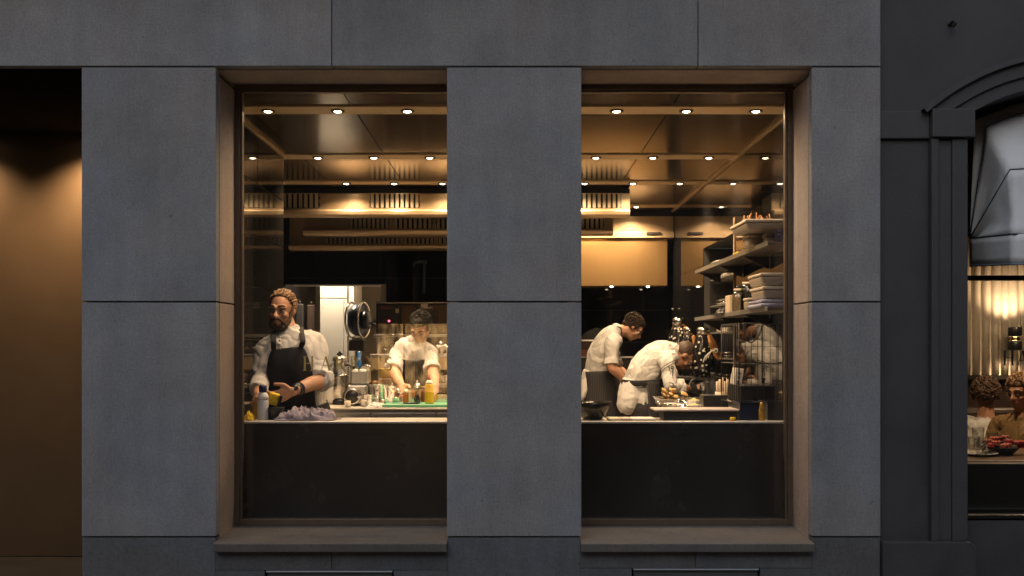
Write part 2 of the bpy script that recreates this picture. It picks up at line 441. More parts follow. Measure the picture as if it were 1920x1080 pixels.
# reveals, sills, frames, panes
for n_, (x0, x1) in enumerate(((XL0, XL1), (XR0, XR1))):
    if n_ == 0: sides = ((x0 - 0.028, x0 + 0.001), (x1 + 0.036, x1 + 0.060)); wx0, wx1 = x0, x1 + 0.034
    else: sides = ((x0 - 0.060, x0 - 0.036), (x1 - 0.001, x1 + 0.028)); wx0, wx1 = x0 - 0.034, x1
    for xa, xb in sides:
        slab(xa, xb, ZJ + G, ZT - 0.03, 0.053, GY + 0.04, stone_reveal_lit, name='reveal_slab')
        slab(xa, xb, 0.66, ZJ - G, 0.053, GY + 0.04, stone_reveal_lit, name='reveal_slab')
    slab(x0 - 0.028, x1 + 0.028, ZT - 0.0012, ZT + 0.03, 0.053, GY + 0.04, stone_reveal_lit, name='reveal_slab')
    # sloping sill
    MB().prism([(-0.035, 0.628), (GY + 0.03, 0.628), (GY + 0.03, 0.690), (-0.030, 0.668), (-0.035, 0.664)], 'x', x0 - 0.004, x1 + 0.002).build('window_sill', stone_sill, facade, bevel=0.004)
    win = MB()
    fw = 0.024; sx0, sx1 = x0, x1; x0, x1 = wx0, wx1
    z0, z1 = 0.688, ZT - 0.002
    for a, b, c, d in ((x0, x0 + fw, z0, z1), (x1 - fw, x1, z0, z1), (x0 + fw, x1 - fw, z0, z0 + 0.03), (x0 + fw, x1 - fw, z1 - 0.024, z1)):
        win.box(a, b, GY - 0.012, GY + 0.035, c, d)
    # inner glazing bead
    for a, b, c, d in ((x0 + fw, x0 + fw + .012, z0 + .03, z1 - .024), (x1 - fw - .012, x1 - fw, z0 + .03, z1 - .024), (x0 + fw + .012, x1 - fw - .012, z1 - .034, z1 - .024)):
        win.box(a, b, GY - 0.002, GY + 0.03, c, d)
    wo = win.build('window', bronze, facade, bevel=0.002)
    MB().box(x0 + fw, x1 - fw, GY + 0.012, GY + 0.020, z0 + 0.03, z1 - 0.024).build('pane', window_glass, wo)
    if n_ == 0: WIN_L = wo

# ---------------- lettering on the glass (cut serif capitals)
def letter_shapes(ch):
    """filled outlines in a unit-high box, thick and thin strokes with slab serifs"""
    r = []
    def R(x0, x1, y0, y1): r.append([(x0, y0), (x1, y0), (x1, y1), (x0, y1)])
    def Q(a, b, w): r.append([(a[0], a[1]), (a[0] + w, a[1]), (b[0] + w, b[1]), (b[0], b[1])])
    def C(cx, cy, rx, ry, a0, a1, w0, w1, n=14):
        for i in range(n):
            t0, t1 = a0 + (a1 - a0) * i / n, a0 + (a1 - a0) * (i + 1) / n
            def ww(t): return w0 + (w1 - w0) * abs(cos(t))
            r.append([(cx + rx * cos(t0), cy + ry * sin(t0)), (cx + rx * cos(t1), cy + ry * sin(t1)),
                      (cx + (rx - ww(t1)) * cos(t1), cy + (ry - ww(t1)) * sin(t1)), (cx + (rx - ww(t0)) * cos(t0), cy + (ry - ww(t0)) * sin(t0))])
    if ch == 'H':
        for x in (0.10, 0.62): R(x, x + 0.13, 0.035, 0.965); R(x - .07, x + .20, 0, 0.035); R(x - .07, x + .20, .965, 1)
        R(0.23, 0.62, 0.48, 0.53)
    if ch == 'A':
        Q((0.08, .035), (0.38, 1.0), 0.05); Q((0.60, .035), (0.33, 1.0), 0.14); R(0.23, 0.60, 0.32, 0.365)
        R(0.0, 0.22, 0, .035); R(0.52, 0.84, 0, .035)
    if ch == 'R':
        R(0.10, 0.23, .035, .965); R(0.03, 0.30, 0, .035); R(0.03, 0.36, .965, 1); R(0.23, 0.36, .50, .54)
        C(0.36, 0.75, 0.27, 0.25, -pi / 2, pi / 2, 0.04, 0.13); Q((0.60, .035), (0.32, 0.52), 0.14); R(0.58, 0.84, 0, .035)
    if ch == 'Y':
        R(0.34, 0.47, .035, .5); R(0.26, 0.55, 0, .035); Q((0.34, .48), (0.06, .965), 0.14); Q((0.42, .48), (0.68, .965), 0.05)
        R(-.02, .26, .965, 1); R(.58, .82, .965, 1)
    if ch == "'":
        r.append([(0.05, .68), (0.10, .68), (0.17, 1.0), (0.02, 1.0)])
    if ch == 'S':
        C(0.30, 0.745, 0.24, 0.255, radians(30), radians(270), 0.045, 0.12); C(0.30, 0.255, 0.26, 0.255, radians(90), radians(-150), 0.045, 0.12)
        R(0.48, 0.52, 0.70, 0.92); R(0.02, 0.06, 0.08, 0.30)
    return r
def letter(ch, x, z, h, y, m, parent):
    b = MB()
    for k, poly in enumerate(letter_shapes(ch)): b.prism([(x + u * h, z + w * h) for u, w in poly], 'y', y - 0.0016 - 0.0001 * (k % 3), y - 0.0004)
    return b.build('letter', m, parent)
gold_leaf = mat('gold_leaf', (0.60, 0.42, 0.14), 0.4, 0.3, var=0.25, vscale=60)
dG = CAMD + GY + 0.012
for ch, px in (('H', 567), ('A', 600), ('R', 627), ('R', 655), ('Y', 685), ("'", 711), ('S', 720)):
    letter(ch, FX(px, dG), FZ(695, dG), S(27, dG), GY + 0.012, gold_leaf, WIN_L)

# ---------------- entrance recess at the left
entry = empty('entrance_recess', (-3.0, 0.7, 0.3), 'deep dark entrance recess lined with a satin brass panel at far left', 'entrance')
EY = 1.40
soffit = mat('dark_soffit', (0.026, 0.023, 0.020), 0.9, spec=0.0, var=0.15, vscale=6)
box_part('back_panel', brass_panel, entry, -4.6, -1.90, EY, EY + 0.05, 0.31, ZT)
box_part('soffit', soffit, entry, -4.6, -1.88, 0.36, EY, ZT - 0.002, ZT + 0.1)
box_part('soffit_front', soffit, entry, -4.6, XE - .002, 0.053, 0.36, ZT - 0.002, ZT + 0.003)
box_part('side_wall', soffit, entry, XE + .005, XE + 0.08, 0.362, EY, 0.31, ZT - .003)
box_part('far_side_wall', soffit, entry, -4.65, -4.6, 0.0, EY, 0.0, ZT)
box_part('step', soffit, entry, -4.6, XE - .002, 0.0, EY + .05, 0.0, 0.305, bevel=0.004)
def spot(name, loc, target, watts, size, blend, radius, col, parent):
    L = bpy.data.lights.new(name, 'SPOT'); L.energy = watts; L.spot_size = radians(size); L.spot_blend = blend
    L.shadow_soft_size = radius; L.color = col
    o = bpy.data.objects.new(name, L); COL.objects.link(o)
    o.rotation_euler = (Vector(target) - Vector(loc)).to_track_quat('-Z', 'Y').to_euler()
    if parent is not None: o.parent = parent; o.location = Vector(loc) - wloc(parent)
    else: o.location = loc
    return o
WARM = (1.0, 0.69, 0.40)
for k, (x, w) in enumerate(((-2.40, 165), (-3.25, 82))):
    dl = empty('entrance_downlight', (x, 1.20, ZT - 0.004), ('recessed warm downlight over the brass panel, nearer the stone pier', 'recessed warm downlight over the brass panel, farther from the stone pier')[k], 'downlight', 'entrance downlights')
    MB().lathe([(0.045, 0), (0.045, -0.006), (0.032, -0.006), (0.032, 0)], (x, 1.20, ZT - 0.003), 20).build('rim', steel, dl)
    MB().lathe([(0.031, 0), (0.031, -0.003)], (x, 1.20, ZT - 0.003), 20).build('bulb', lamp_glow, dl)
    spot('lamp', (x, 1.20, ZT - 0.03), (x, 1.22, 1.2), w, 130, 0.9, 0.03, WARM, dl)

# ---------------- neighbouring dark painted house
house = empty('dark_painted_house', (3.2, 0.2, 0), 'charcoal painted house with arched restaurant window at far right', 'building')
NY = 0.035
ACX, ACZ = FX(2020), FZ(534)
AR_IN, AR_OUT = 378 * CAMD / FPX, 438.5 * CAMD / FPX
JX = FX(1815)                        # jamb
JX2 = 2 * ACX - JX
def arc(R, x0, x1, n=28):
    a0 = math.acos(max(-1, min(1, (x0 - ACX) / R))); a1 = math.acos(max(-1, min(1, (x1 - ACX) / R)))
    return [(ACX + R * cos(a0 + (a1 - a0) * i / n), ACZ + R * sin(a0 + (a1 - a0) * i / n)) for i in range(n + 1)]
wall = MB()
def strip_wall(b, pts, ztop, y0, y1):
    for (xa, za), (xb, zb) in zip(pts[:-1], pts[1:]): b.prism([(xa, za), (xb, zb), (xb, ztop), (xa, ztop)], 'y', y0, y1)
wall.box(XN + 0.003, JX, NY, 0.40, 0.0, ACZ)
pin = arc(AR_IN, JX, JX2)
wall.box(XN + 0.003, JX, NY, 0.40, ACZ, 4.3)
strip_wall(wall, pin, 4.3, NY, 0.40)
wall.box(JX2, 6.0, NY, 0.40, 0.0, 4.3)
wall.box(JX, JX2, 0.10, 0.40, 0.0, FZ(985))
wall.build('wall', render_dark, house)
# arch mouldings: three stepped rings
for r0, r1, proud in ((AR_OUT - 0.022, AR_OUT, 0.050), (AR_OUT - 0.085, AR_OUT - 0.022, 0.028), (AR_IN + 0.002, AR_OUT - 0.085, 0.014)):
    x0a = FX(1748)
    b = MB(); n = 40
    zc = FZ(205)
    def lim(R): return math.asin(max(-1, min(1, (zc - ACZ) / R)))
    a0, a1 = max(lim(r1), 0), pi - max(lim(r1), 0)
    rows = []
    for i in range(n + 1):
        a = a1 + (a0 - a1) * i / n
        rows.append([Vector((ACX + r * cos(a), y, ACZ + r * sin(a))) for r, y in ((r0, NY), (r0, NY - proud), (r1, NY - proud), (r1, NY))])
    b.grid(rows, smooth=False)
    b.build('arch_moulding', render_trim, house)
# impost band, capital, pilaster
box_part('impost_band', render_trim, house, XN + 0.004, FX(1746), NY - 0.018, NY, FZ(258), FZ(206), bevel=0.003)
cap = MB().box(FX(1746), FX(1826), NY - 0.052, NY, FZ(258), FZ(205)); cap.build('capital', render_trim, house, bevel=0.004)
for a, b_, pr in ((1746, 1760, 0.040), (1760, 1786, 0.024), (1786, 1815, 0.034)):
    box_part('pilaster_fillet', render_trim, house, FX(a) + .0005, FX(b_), NY - pr, NY, FZ(1015), FZ(258.5), bevel=0.003)
MB().prism([(XN + .004, 0.0), (FX(1828), 0.0), (FX(1828), FZ(1024)), (FX(1816), FZ(1015)), (XN + .004, FZ(1015))], 'y', NY - 0.055, NY).build('pilaster_base', render_dark, house, bevel=0.004)
# hook
hk = MB().tube([(FX(1787), NY - 0.001, FZ(40)), (FX(1787), NY - 0.04, FZ(41)), (FX(1789), NY - 0.05, FZ(47)), (FX(1787), NY - 0.035, FZ(50))], 0.006)
hk.lathe([(0.013, 0), (0.013, -0.006)], (FX(1787), NY, FZ(40)), 12, (0, 1, 0))
tag(hk.build('wall_hook', black_matte), 'small black iron hook high on the charcoal wall', 'hook')
# window below the arch
hw = MB()
WY = 0.36
dW = CAMD + WY
xa, xb = JX + 0.005, JX2 - 0.005
zs, zh = FZ(868, dW), FZ(519, dW)
hw.box(xa, xb, WY - .02, WY + .03, zh - 0.018, zh + 0.006)
hw.box(xa, xa + 0.05, WY - .02, WY + .03, zs - .01, 2.72).box(xb - 0.05, xb, WY - .02, WY + .03, zs - .01, 2.72)
hw.box(xa, xb, WY - .03, WY + .04, FZ(950, dW), zs)
hwo = hw.build('window', mat('window_black_paint', (0.016, 0.014, 0.012), 0.35), house, bevel=0.003)
MB().box(xa + 0.05, xb - 0.05, WY, WY + 0.006, zs, 2.72).build('pane', window_glass, hwo)
for ch, px in (('H', 1879), ('A', 1906), ('R', 1932), ('R', 1960), ('Y', 1990)):
    letter(ch, FX(px, dW), FZ(685, dW), S(28, dW), WY, black_matte, hwo)
sl = MB().box(xa, xb, 0.12, WY - .03, FZ(968, 4.7), FZ(960, 4.7)).box(xa, xb, 0.20, WY - .03, FZ(960, 4.7), FZ(949, 4.75)).box(xa, xb, 0.102, WY - .03, FZ(1000, 4.7), FZ(990, 4.7))
sl.build('window_sill', MATS['window_black_paint'], house, bevel=0.004)

infill = MB()
for (xa_, za_), (xb_, zb_) in zip(pin[:-1], pin[1:]): infill.prism([(xa_, 2.09), (xb_, 2.09), (xb_, zb_), (xa_, za_)], 'y', 0.375, 0.399)
infill.build('arch_infill', MATS['window_black_paint'], house)
# ---------------- fan awning in the arch
awning = empty('fan_awning', (2.6, 0.2, 1.95), 'grey blue fabric fan awning folded out of the arched window', 'awning')
canvas = mat('awning_canvas', (0.66, 0.68, 0.72), 0.8, var=0.08, vscale=6, bump=0.5, bscale=14)
piping = mat('awning_piping', (0.035, 0.04, 0.055), 0.7)
AX0, AX1 = FX(1811, 4.84), JX2 - 0.13
pz = FZ(447, 4.80); pyv = 4.80 - CAMD
# hoops: (reach forward, height above pivot, corner inset, crown rise)
hoops = [(0.02, FZ(228, 4.80) - pz, 0.015, 0.10), (0.10, FZ(236, 4.68) - pz, 0.035, 0.085), (0.33, FZ(316, 4.44) - pz, 0.03, 0.012), (0.42, FZ(439, 4.38) - pz, 0.0, 0.0)]
def hoop_pts(h, n=10):
    fwd, up, ins, rise = h
    L = [Vector((AX0 + ins * t, pyv - fwd * t, pz + up * t)) for t in [i / n for i in range(n + 1)]]
    w = AX1 - AX0 - 2 * ins
    Mid = [Vector((AX0 + ins + w * t, pyv - fwd, pz + up + rise * sin(pi * t))) for t in [i / 20 for i in range(1, 20)]]
    Rr = [Vector((AX1 - ins * t, pyv - fwd * t, pz + up * t)) for t in [1 - i / n for i in range(n + 1)]]
    return L + Mid + Rr
hp = [hoop_pts(h) for h in hoops]
for a, b_ in zip(hp[:-1], hp[1:]):
    rows = []
    for k in range(9):
        t = k / 8; row = []
        for p, q in zip(a, b_):
            v = p.lerp(q, t); sag = sin(pi * t)
            c = Vector(((AX0 + AX1) / 2, pyv, pz)); dirn = (c - v)
            wr = noise.noise(v * 7.0) * 0.018 + (1 - abs(noise.noise(v * 11))) ** 5 * 0.012 + noise.noise(v * 26) * 0.005
            v = v + dirn.normalized() * (0.018 * sag + wr * sag) if dirn.length > 0.05 else v
            row.append(v)
        rows.append(row)
    MB().grid(rows).build('canvas_panel', canvas, awning, solid=0.004)
for h in hp[1:]: MB().tube(h, 0.0042, 6, curve=False).build('rib', piping, awning)
val = []
for k in range(5):
    t = k / 4; val.append([p + Vector((0, 0.006 * sin(9 * i), -0.128 * t)) for i, p in enumerate(hp[-1])])
MB().grid(val).build('valance', canvas, awning, solid=0.004)
MB().tube([v + Vector((0, 0, -.004)) for v in val[-1]], 0.005, 6, curve=False).build('hem', mat('hem_blue', (0.16, 0.19, 0.25), 0.7), awning)

# ================================================================== KITCHEN SHELL
def struct(name, b, m, bevel=0.0): return tag(b.build(name, m, bevel=bevel), kind='structure')
BY = 4.80          # back wall
LWX, RWX = -1.475, 1.465
struct('kitchen_floor', MB().box(-1.86, 1.9, 0.36, 1.80, KF - 0.1, KF).box(-3.2, 1.9, 1.80, 7.2, KF - 0.1, KF), floor_tile)
cl = struct('kitchen_ceiling', MB().box(-1.86, 1.9, 0.362, 1.80, CEIL + 0.012, CEIL + 0.12).box(-3.2, 1.9, 1.80, 7.2, CEIL + 0.012, CEIL + 0.12), mortar)
rows_y = [5.2 - CAMD, 6.48 - CAMD, 7.50 - CAMD, 8.75 - CAMD]
sw = [0.082, 0.075, 0.072, 0.075]
edges = [0.37]
for y, w in zip(rows_y, sw): edges += [y - w, y + w]
edges += [BY + 0.2]
xsm = [-2.13, -1.375, -0.825, -0.275, 0.275, 0.825, RWX + .1]
for i in range(0, len(edges), 2):
    for a, b_ in zip(xsm[:-1], xsm[1:]):
        if i == 0: a = max(a, -1.52)
        box_part('ceiling_panel', ceil_panel, cl, a + .003, b_ - .003, edges[i] + 0.002, edges[i + 1] - 0.002, CEIL, CEIL + 0.012)
for y, w in zip(rows_y, sw):
    box_part('lighting_strip', ceil_strip, cl, -1.52 if y < 1.2 else -2.13, RWX + .1, y - w, y + w, CEIL - 0.007, CEIL + 0.011)
def tiled_wall(name, plane, fixed, u0, u1, z0, z1, tw, th, face, gap=0.003, tm=None):
    """black tiles as pieces on a grout backing. plane 'x' (wall of constant x) or 'y'"""
    t = 0.05 * face
    bb = MB().box(fixed + 0.006 * face, fixed + t, u0, u1, z0, z1) if plane == 'x' else MB().box(u0, u1, fixed + 0.006 * face, fixed + t, z0, z1)
    w = struct(name, bb, grout)
    zz = z1; r = 0
    while zz > z0 + 0.02:
        za = max(zz - th, z0); u = u0 - (tw / 2 if r % 2 else 0)
        while u < u1 - 0.01:
            a, b_ = max(u, u0), min(u + tw, u1)
            if b_ - a > 0.02:
                args = (fixed, fixed + 0.012 * face, a + gap / 2, b_ - gap / 2, za + gap / 2, zz - gap / 2) if plane == 'x' else (a + gap / 2, b_ - gap / 2, fixed, fixed + 0.012 * face, za + gap / 2, zz - gap / 2)
                box_part('tile', tm or black_tile, w, *args)
            u += tw
        zz = za; r += 1
    return w
tiled_wall('left_wall', 'x', LWX, 0.37, 1.93, KF, CEIL, 0.9, 0.30, -1, 0.006, mat('black_left_tile', (0.008, 0.008, 0.008), 0.04, spec=0.14))
tiled_wall('right_wall', 'x', RWX, 0.37, 6.57 - CAMD, KF, CEIL, 1.4, 0.62, 1, 0.0025)
tiled_wall('right_wall_above_niche', 'x', RWX, 6.57 - CAMD, 7.62 - CAMD, 2.30, CEIL, 1.05, 0.5, 1, 0.0025)
tiled_wall('right_wall_below_niche', 'x', RWX, 6.57 - CAMD, 7.62 - CAMD, KF, 1.26, 1.05, 0.5, 1, 0.0025)
tiled_wall('right_wall_far', 'x', RWX, 7.62 - CAMD, BY + .2, KF, CEIL, 1.2, 0.62, 1, 0.0025)
for nm, bx in (('trim_right', (RWX - .012, RWX - .001, 0.37, BY + .1, CEIL - 0.018, CEIL - 0.001)), ('trim_left', (LWX + .001, LWX + .012, 0.37, 1.93, CEIL - 0.018, CEIL - 0.001))):
    struct('ceiling_' + nm, MB().box(*bx), ceil_strip)
struct('left_wall_end', MB().box(-3.2, LWX - 0.051, 1.80, 1.93, KF, CEIL), black_tile)
struct('left_far_wall', MB().box(-2.2, -2.13, 1.93, 7.0, KF, CEIL), black_tile)
# back wall with an opening to the scullery at the left
OPX0, OPX1 = FX(549, 9.3), FX(724, 9.3)
OPZ = FZ(533, 9.3)
tiled_wall('back_wall', 'y', BY, OPX1, RWX + .1, KF, CEIL, 0.6, 0.30, 1, 0.003)
tiled_wall('back_wall_over_opening', 'y', BY, -2.13, OPX1 - .001, OPZ, CEIL, 0.6, 0.30, 1, 0.003)
struct('opening_jamb', MB().box(OPX1 - 0.05, OPX1 - .002, BY - 0.012, BY + 0.14, KF, OPZ).box(OPX0, OPX1 - .05, BY - 0.012, BY + 0.14, OPZ - 0.012, OPZ - .001), white_paint)
struct('scullery_wall', MB().box(-3.2, 0.2, 6.3, 6.4, KF, CEIL).box(-1.05, -1.0, BY + 0.06, 6.3, KF, CEIL), cream_wall)
struct('end_wall', MB().box(-3.25, -3.2, 1.80, 7.2, KF, CEIL), cream_wall)
# niche in the right wall
NX = RWX + 0.30
niche = struct('wall_niche', MB().box(NX, NX + .04, 6.57 - CAMD, 7.62 - CAMD, 1.26, 2.30).box(RWX + .051, NX, 7.62 - CAMD, 7.66 - CAMD, 1.26, 2.30)
               .box(RWX + .051, NX, 6.53 - CAMD, 6.57 - CAMD, 1.26, 2.30).box(RWX + .012, NX, 6.57 - CAMD, 7.62 - CAMD, 1.22, 1.259).box(RWX + .051, NX, 6.57 - CAMD, 7.62 - CAMD, 2.301, 2.34), black_matte)
oak = mat('pale_oak', (0.30, 0.20, 0.12), 0.5, var=0.2, vscale=12, stretch=(4, 4, 0.4))
MB().box(RWX - .006, RWX + .05, 6.535 - CAMD, 6.568 - CAMD, 1.2, 2.4).build('trim', oak, niche)

# ---------------- downlights, each one a thing
def ordinal(n): return ['first', 'second', 'third', 'fourth', 'fifth', 'sixth', 'seventh', 'eighth'][n]
row_cols = [[-3.5, -2.5, -1.5, 1.5, 2.5, 3.5], [-3.47, -2.47, -1.47, 1.5, 2.52, 3.52], [-3.43, -2.44, -1.44, 1.5, 2.5, 3.47], [2.0, 3.0]]
rim_me = MB().lathe([(0.036, 0.0), (0.036, -0.006), (0.026, -0.008), (0.022, 0.0)], (0, 0, 0), 20).mesh('rim'); rim_me.materials.append(mat('lamp_rim', (0.10, 0.075, 0.05), 0.35, 0.8))
bulb_me = MB().lathe([(0.0215, -0.001), (0.018, -0.006), (0.008, -0.010), (0.0, -0.011)], (0, 0, 0), 16).mesh('bulb'); bulb_me.materials.append(lamp_glow)
rn = ['front row', 'second row', 'third row', 'rearmost row']
SPOT_W = 68.0
for r, cols in enumerate(row_cols):
    left = [c for c in cols if c < 0]
    for c in cols:
        i = left.index(c) if c < 0 else [k for k in cols if k > 0].index(c)
        side = 'left' if c < 0 else 'right'
        p = Vector((c * 0.364, rows_y[r], CEIL - 0.0075))
        o = empty('ceiling_downlight', p, f'{ordinal(i)} glowing downlight from the left in the {rn[r]}, seen through the {side} window', 'downlight', 'kitchen ceiling downlights')
        for me in (rim_me, bulb_me):
            q = bpy.data.objects.new(me.name, me); COL.objects.link(q); q.parent = o
        spot('lamp', p + Vector((0, 0, -0.02)), p + Vector((0, 0, -1)), SPOT_W * (0.75, 1.0, 0.6, 1.4)[r] * (0.5 if (r == 0 and c > 3) else 1.0) * (0.22 if (r == 0 and c < -3) else 0.6 if (r == 0 and c < -2) else 1.0), (168, 128, 150, 150)[r], 0.9, 0.025, WARM, o)

# ================================================================== EXTRACTION HOODS
slat_m = mat('filter_slat', (0.80, 0.68, 0.50), 0.3, 0.2)
def hood(d, x0, x1, zbot, zlip, zv0, zv1, vents, label, top=CEIL - 0.009, lip_fwd=0.05):
    y = d - CAMD
    root = empty('extractor_hood', ((x0 + x1) / 2, y + .15, zbot), label, 'extractor hood', 'ceiling extractor hoods')
    body = MB()
    # face with openings for the filters
    ve = sorted(vents)
    body.box(x0, x1, y, y + 0.012, zv1, top - 0.045)
    body.box(x0, x1, y, y + 0.012, zlip, zv0)
    xx = x0
    for a, b in ve:
        if a > xx: body.box(xx, a, y, y + 0.012, zv0, zv1)
        xx = b
    if xx < x1: body.box(xx, x1, y, y + 0.012, zv0, zv1)
    body.box(x0, x1, y + 0.012, y + 0.30, zlip - .001, zlip + 0.012)
    body.box(x1 - 0.012, x1, y + 0.012, y + 0.30, zlip + .012, top - 0.045)
    body.build('canopy', hood_steel, root)
    MB().box(x0, x1 + 0.004, y + 0.03, y + 0.30, top - 0.045, top).build('shadow_gap', black_matte, root)
    # rounded bottom gutter
    r = (zlip - zbot)
    prof = [(y + 0.02, zlip), (y - lip_fwd, zlip), (y - lip_fwd - 0.008, zlip - r * 0.25), (y - lip_fwd + .004, zlip - r * 0.75), (y - lip_fwd + 0.03, zbot), (y + 0.05, zbot)]
    MB().prism(prof, 'x', x0, x1 - 0.004).build('gutter', hood_steel, root, bevel=0.004)
    pitch = 0.037
    for a, b in ve:
        f = MB().box(a, b, y + 0.035, y + 0.05, zv0, zv1).build('filter', black_matte, root)
        MB().box(a, a + .006, y + .002, y + .034, zv0, zv1).build('frame', steel, f)
        MB().box(b - .006, b, y + .002, y + .034, zv0, zv1).build('frame', steel, f)
        n = max(2, int((b - a - 0.01) / pitch)); w = (b - a - .012) / n
        sl = None
        for i in range(n):
            xm = a + .006 + w * (i + 0.5)
            if sl is None:
                sb = MB().prism([(-w * .30, -0.024), (w * .30, -0.024), (w * .18, 0.006), (-w * .18, 0.006)], 'z', zv0 + .004, zv1 - .003)
                me = sb.mesh('slat'); me.materials.append(slat_m); sl = me
            q = bpy.data.objects.new('slat', me); COL.objects.link(q); q.parent = f
            q.location = Vector((xm, y + 0.022, 0)) - wloc(f)
    return root
d1, d2, d3 = 7.72, 8.35, 9.0
hood(d1, -2.1, FX(1181, d1), FZ(407, d1), FZ(394, d1), FZ(390, d1), FZ(362, d1),
     [(FX(527, d1), FX(600, d1)), (FX(692, d1), FX(788, d1)), (FX(1080, d1), FX(1167, d1))], 'foremost satin steel extractor hood just behind the third downlight row')
hood(d2, FX(570, d2), FX(1150, d2), FZ(442, d2), FZ(431, d2), FZ(429, d2), FZ(409, d2),
     [(FX(653, d2), FX(731, d2)), (FX(736, d2), FX(812, d2)), (FX(816, d2), FX(890, d2)), (FX(1060, d2), FX(1134, d2))], 'middle satin steel extractor hood with a long row of slots')
hood(d3, FX(543, d3), FX(1000, d3), FZ(470, d3), FZ(459, d3), FZ(458, d3), FZ(446, d3),
     [(FX(607, d3), FX(675, d3)), (FX(680, d3), FX(750, d3)), (FX(755, d3), FX(815, d3)), (FX(820, d3), FX(880, d3))], 'rearmost and lowest satin steel extractor hood above the black wall')
# tall brushed hood over the range at the right
rh = empty('range_hood', (0.9, BY - .2, FZ(536, 9.0)), 'tall brushed golden steel range hood in the right rear corner', 'range hood')
hx0, hx1 = FX(1000, 9.0) + .005, RWX - 0.06
yf = 9.0 - CAMD
MB().box(hx0, hx1, yf, BY - .002, FZ(536, 9.0), FZ(447, 9.0)).build('skirt', mat('gold_brushed_steel', (0.62, 0.40, 0.18), 0.28, 0.85, var=0.04, vscale=3, stretch=(2, 2, 0.3)), rh, bevel=0.004)
MB().box(hx0, RWX - 0.002, yf - 0.03, BY - .002, FZ(446.5, 9.0), FZ(435, 9.0)).build('ledge', hood_steel, rh, bevel=0.004)
MB().box(hx0, RWX - 0.004, yf + 0.012, BY - .002, FZ(434.5, 9.0), CEIL - 0.06).build('upper_panel', hood_steel, rh)
MB().box(hx0, RWX - 0.004, yf + 0.06, BY - .002, CEIL - .059, CEIL - .008).build('shadow_gap', black_matte, rh)
MB().box(FX(1211, 9.0), FX(1238, 9.0), yf - 0.045, yf - 0.031, FZ(440, 9.0), FZ(436, 9.0)).build('bracket', black_matte, rh)
for px in (1147, 1215):
    MB().lathe([(0.013, 0), (0.013, -.004), (0.008, -.008)], (FX(px, 9.05), yf + 0.06, FZ(536, 9.0) - .001), 14).build('lamp_cap', lamp_glow, rh)

# ================================================================== WORKTOPS
def rbox(b, c, size, rot=(0, 0, 0)): return b.obox(c, size, rot)
wc = empty('window_counter', (0, 0.5, KF), 'black fronted steel worktop running behind both windows', 'counter')
MB().box(LWX + .003, RWX - .003, 0.365, 0.62, CT - 0.011, CT).build('worktop', worktop_steel, wc, bevel=0.003)
for a, b in ((LWX + .003, -0.005), (0.0, RWX - .003)):
    MB().box(a, b, 0.372, 0.385, FZ(974, 4.88), CT - 0.012).build('front_panel', black_glass, wc)
MB().box(LWX + .003, RWX - .003, 0.374, 0.40, FZ(974, 4.88) - 0.012, FZ(974, 4.88) - 0.002).build('trim', steel_dull, wc)
MB().box(LWX + .003, RWX - .003, 0.39, 0.61, KF, CT - 0.027).build('cabinet', black_matte, wc)
pc = empty('prep_counter', (-0.4, 1.75, KF), 'steel prep counter behind the apron chef holding the green board', 'counter')
PX0, PX1 = -1.26, 0.36
MB().box(PX0, PX1, 1.43, 2.10, CT - 0.012, CT).build('worktop', worktop_steel, pc, bevel=0.003)
MB().box(PX0 + .02, PX1 - .02, 1.47, 2.08, KF, CT - 0.013).build('cabinet', steel_dull, pc)
for k in range(4):
    xa = PX0 + .03 + k * 0.39
    MB().box(xa, xa + 0.38, 1.455, 1.469, CT - 0.25, CT - 0.03).build('drawer_front', steel, pc, bevel=0.003)
rc = empty('side_counter', (1.2, 2.3, KF), 'dark steel counter along the right wall piled with trays and tools', 'counter')
MB().prism([(1.0, 0.64), (RWX - .003, 0.64), (RWX - .003, 4.3), (1.15, 4.3), (1.15, 2.55), (1.0, 2.45)], 'z', CT - 0.03, CT).build('worktop', steel_dull, rc, bevel=0.003)
MB().prism([(1.04, 0.66), (RWX - .003, 0.66), (RWX - .003, 4.3), (1.18, 4.3), (1.18, 2.6), (1.04, 2.5)], 'z', KF, CT - 0.031).build('cabinet', black_matte, rc)
bc = empty('back_range', (0.7, 4.5, KF), 'black cooking range with steel rails against the rear wall', 'range')
MB().box(0.30, 1.10, 4.32, BY - .002, KF, FZ(669, 8.9)).build('body', black_matte, bc, bevel=0.004)
MB().box(0.30, 1.10, 4.30, 4.315, FZ(671, 8.85), FZ(668, 8.85)).build('rail', steel_bright, bc)
MB().box(0.30, 0.95, 4.55, BY - .002, FZ(669, 8.9) + .001, FZ(640, 9.1)).build('grill', mat('red_brown_enamel', (0.10, 0.035, 0.025), 0.35), bc, bevel=0.004)
MB().box(0.30, 0.95, 4.53, BY - .002, FZ(640, 9.1) + .001, FZ(637, 9.1)).build('top_rail', steel_bright, bc)
ot = empty('oven_stand', (-0.7, 4.2, KF), 'steel stand with added warm shelves under the black combi oven', 'stand')
OVX0, OVX1, OVD = FX(705, 8.6), -0.25, 8.6
oy = OVD - CAMD
OZ0 = FZ(626, OVD)
MB().box(OVX0 - .02, OVX1, oy - .02, BY - .01, OZ0 - 0.03, OZ0 - .001).build('shelf', steel, ot, bevel=.003)
MB().box(OVX0 - .02, OVX1, oy - .25, BY - .01, FZ(664, 8.35) - 0.03, FZ(664, 8.35)).build('shelf', steel, ot, bevel=.003)
MB().box(OVX0 - .02, OVX1, oy - .25, oy - .235, FZ(664, 8.35) - 0.13, FZ(664, 8.35) - .031).build('apron_rail', mat('warm_reflection_steel', (0.62, 0.46, 0.28), 0.35, 0.7, var=.1), ot)  # lower shelves and warm rail added to imitate a warm reflection in the glass
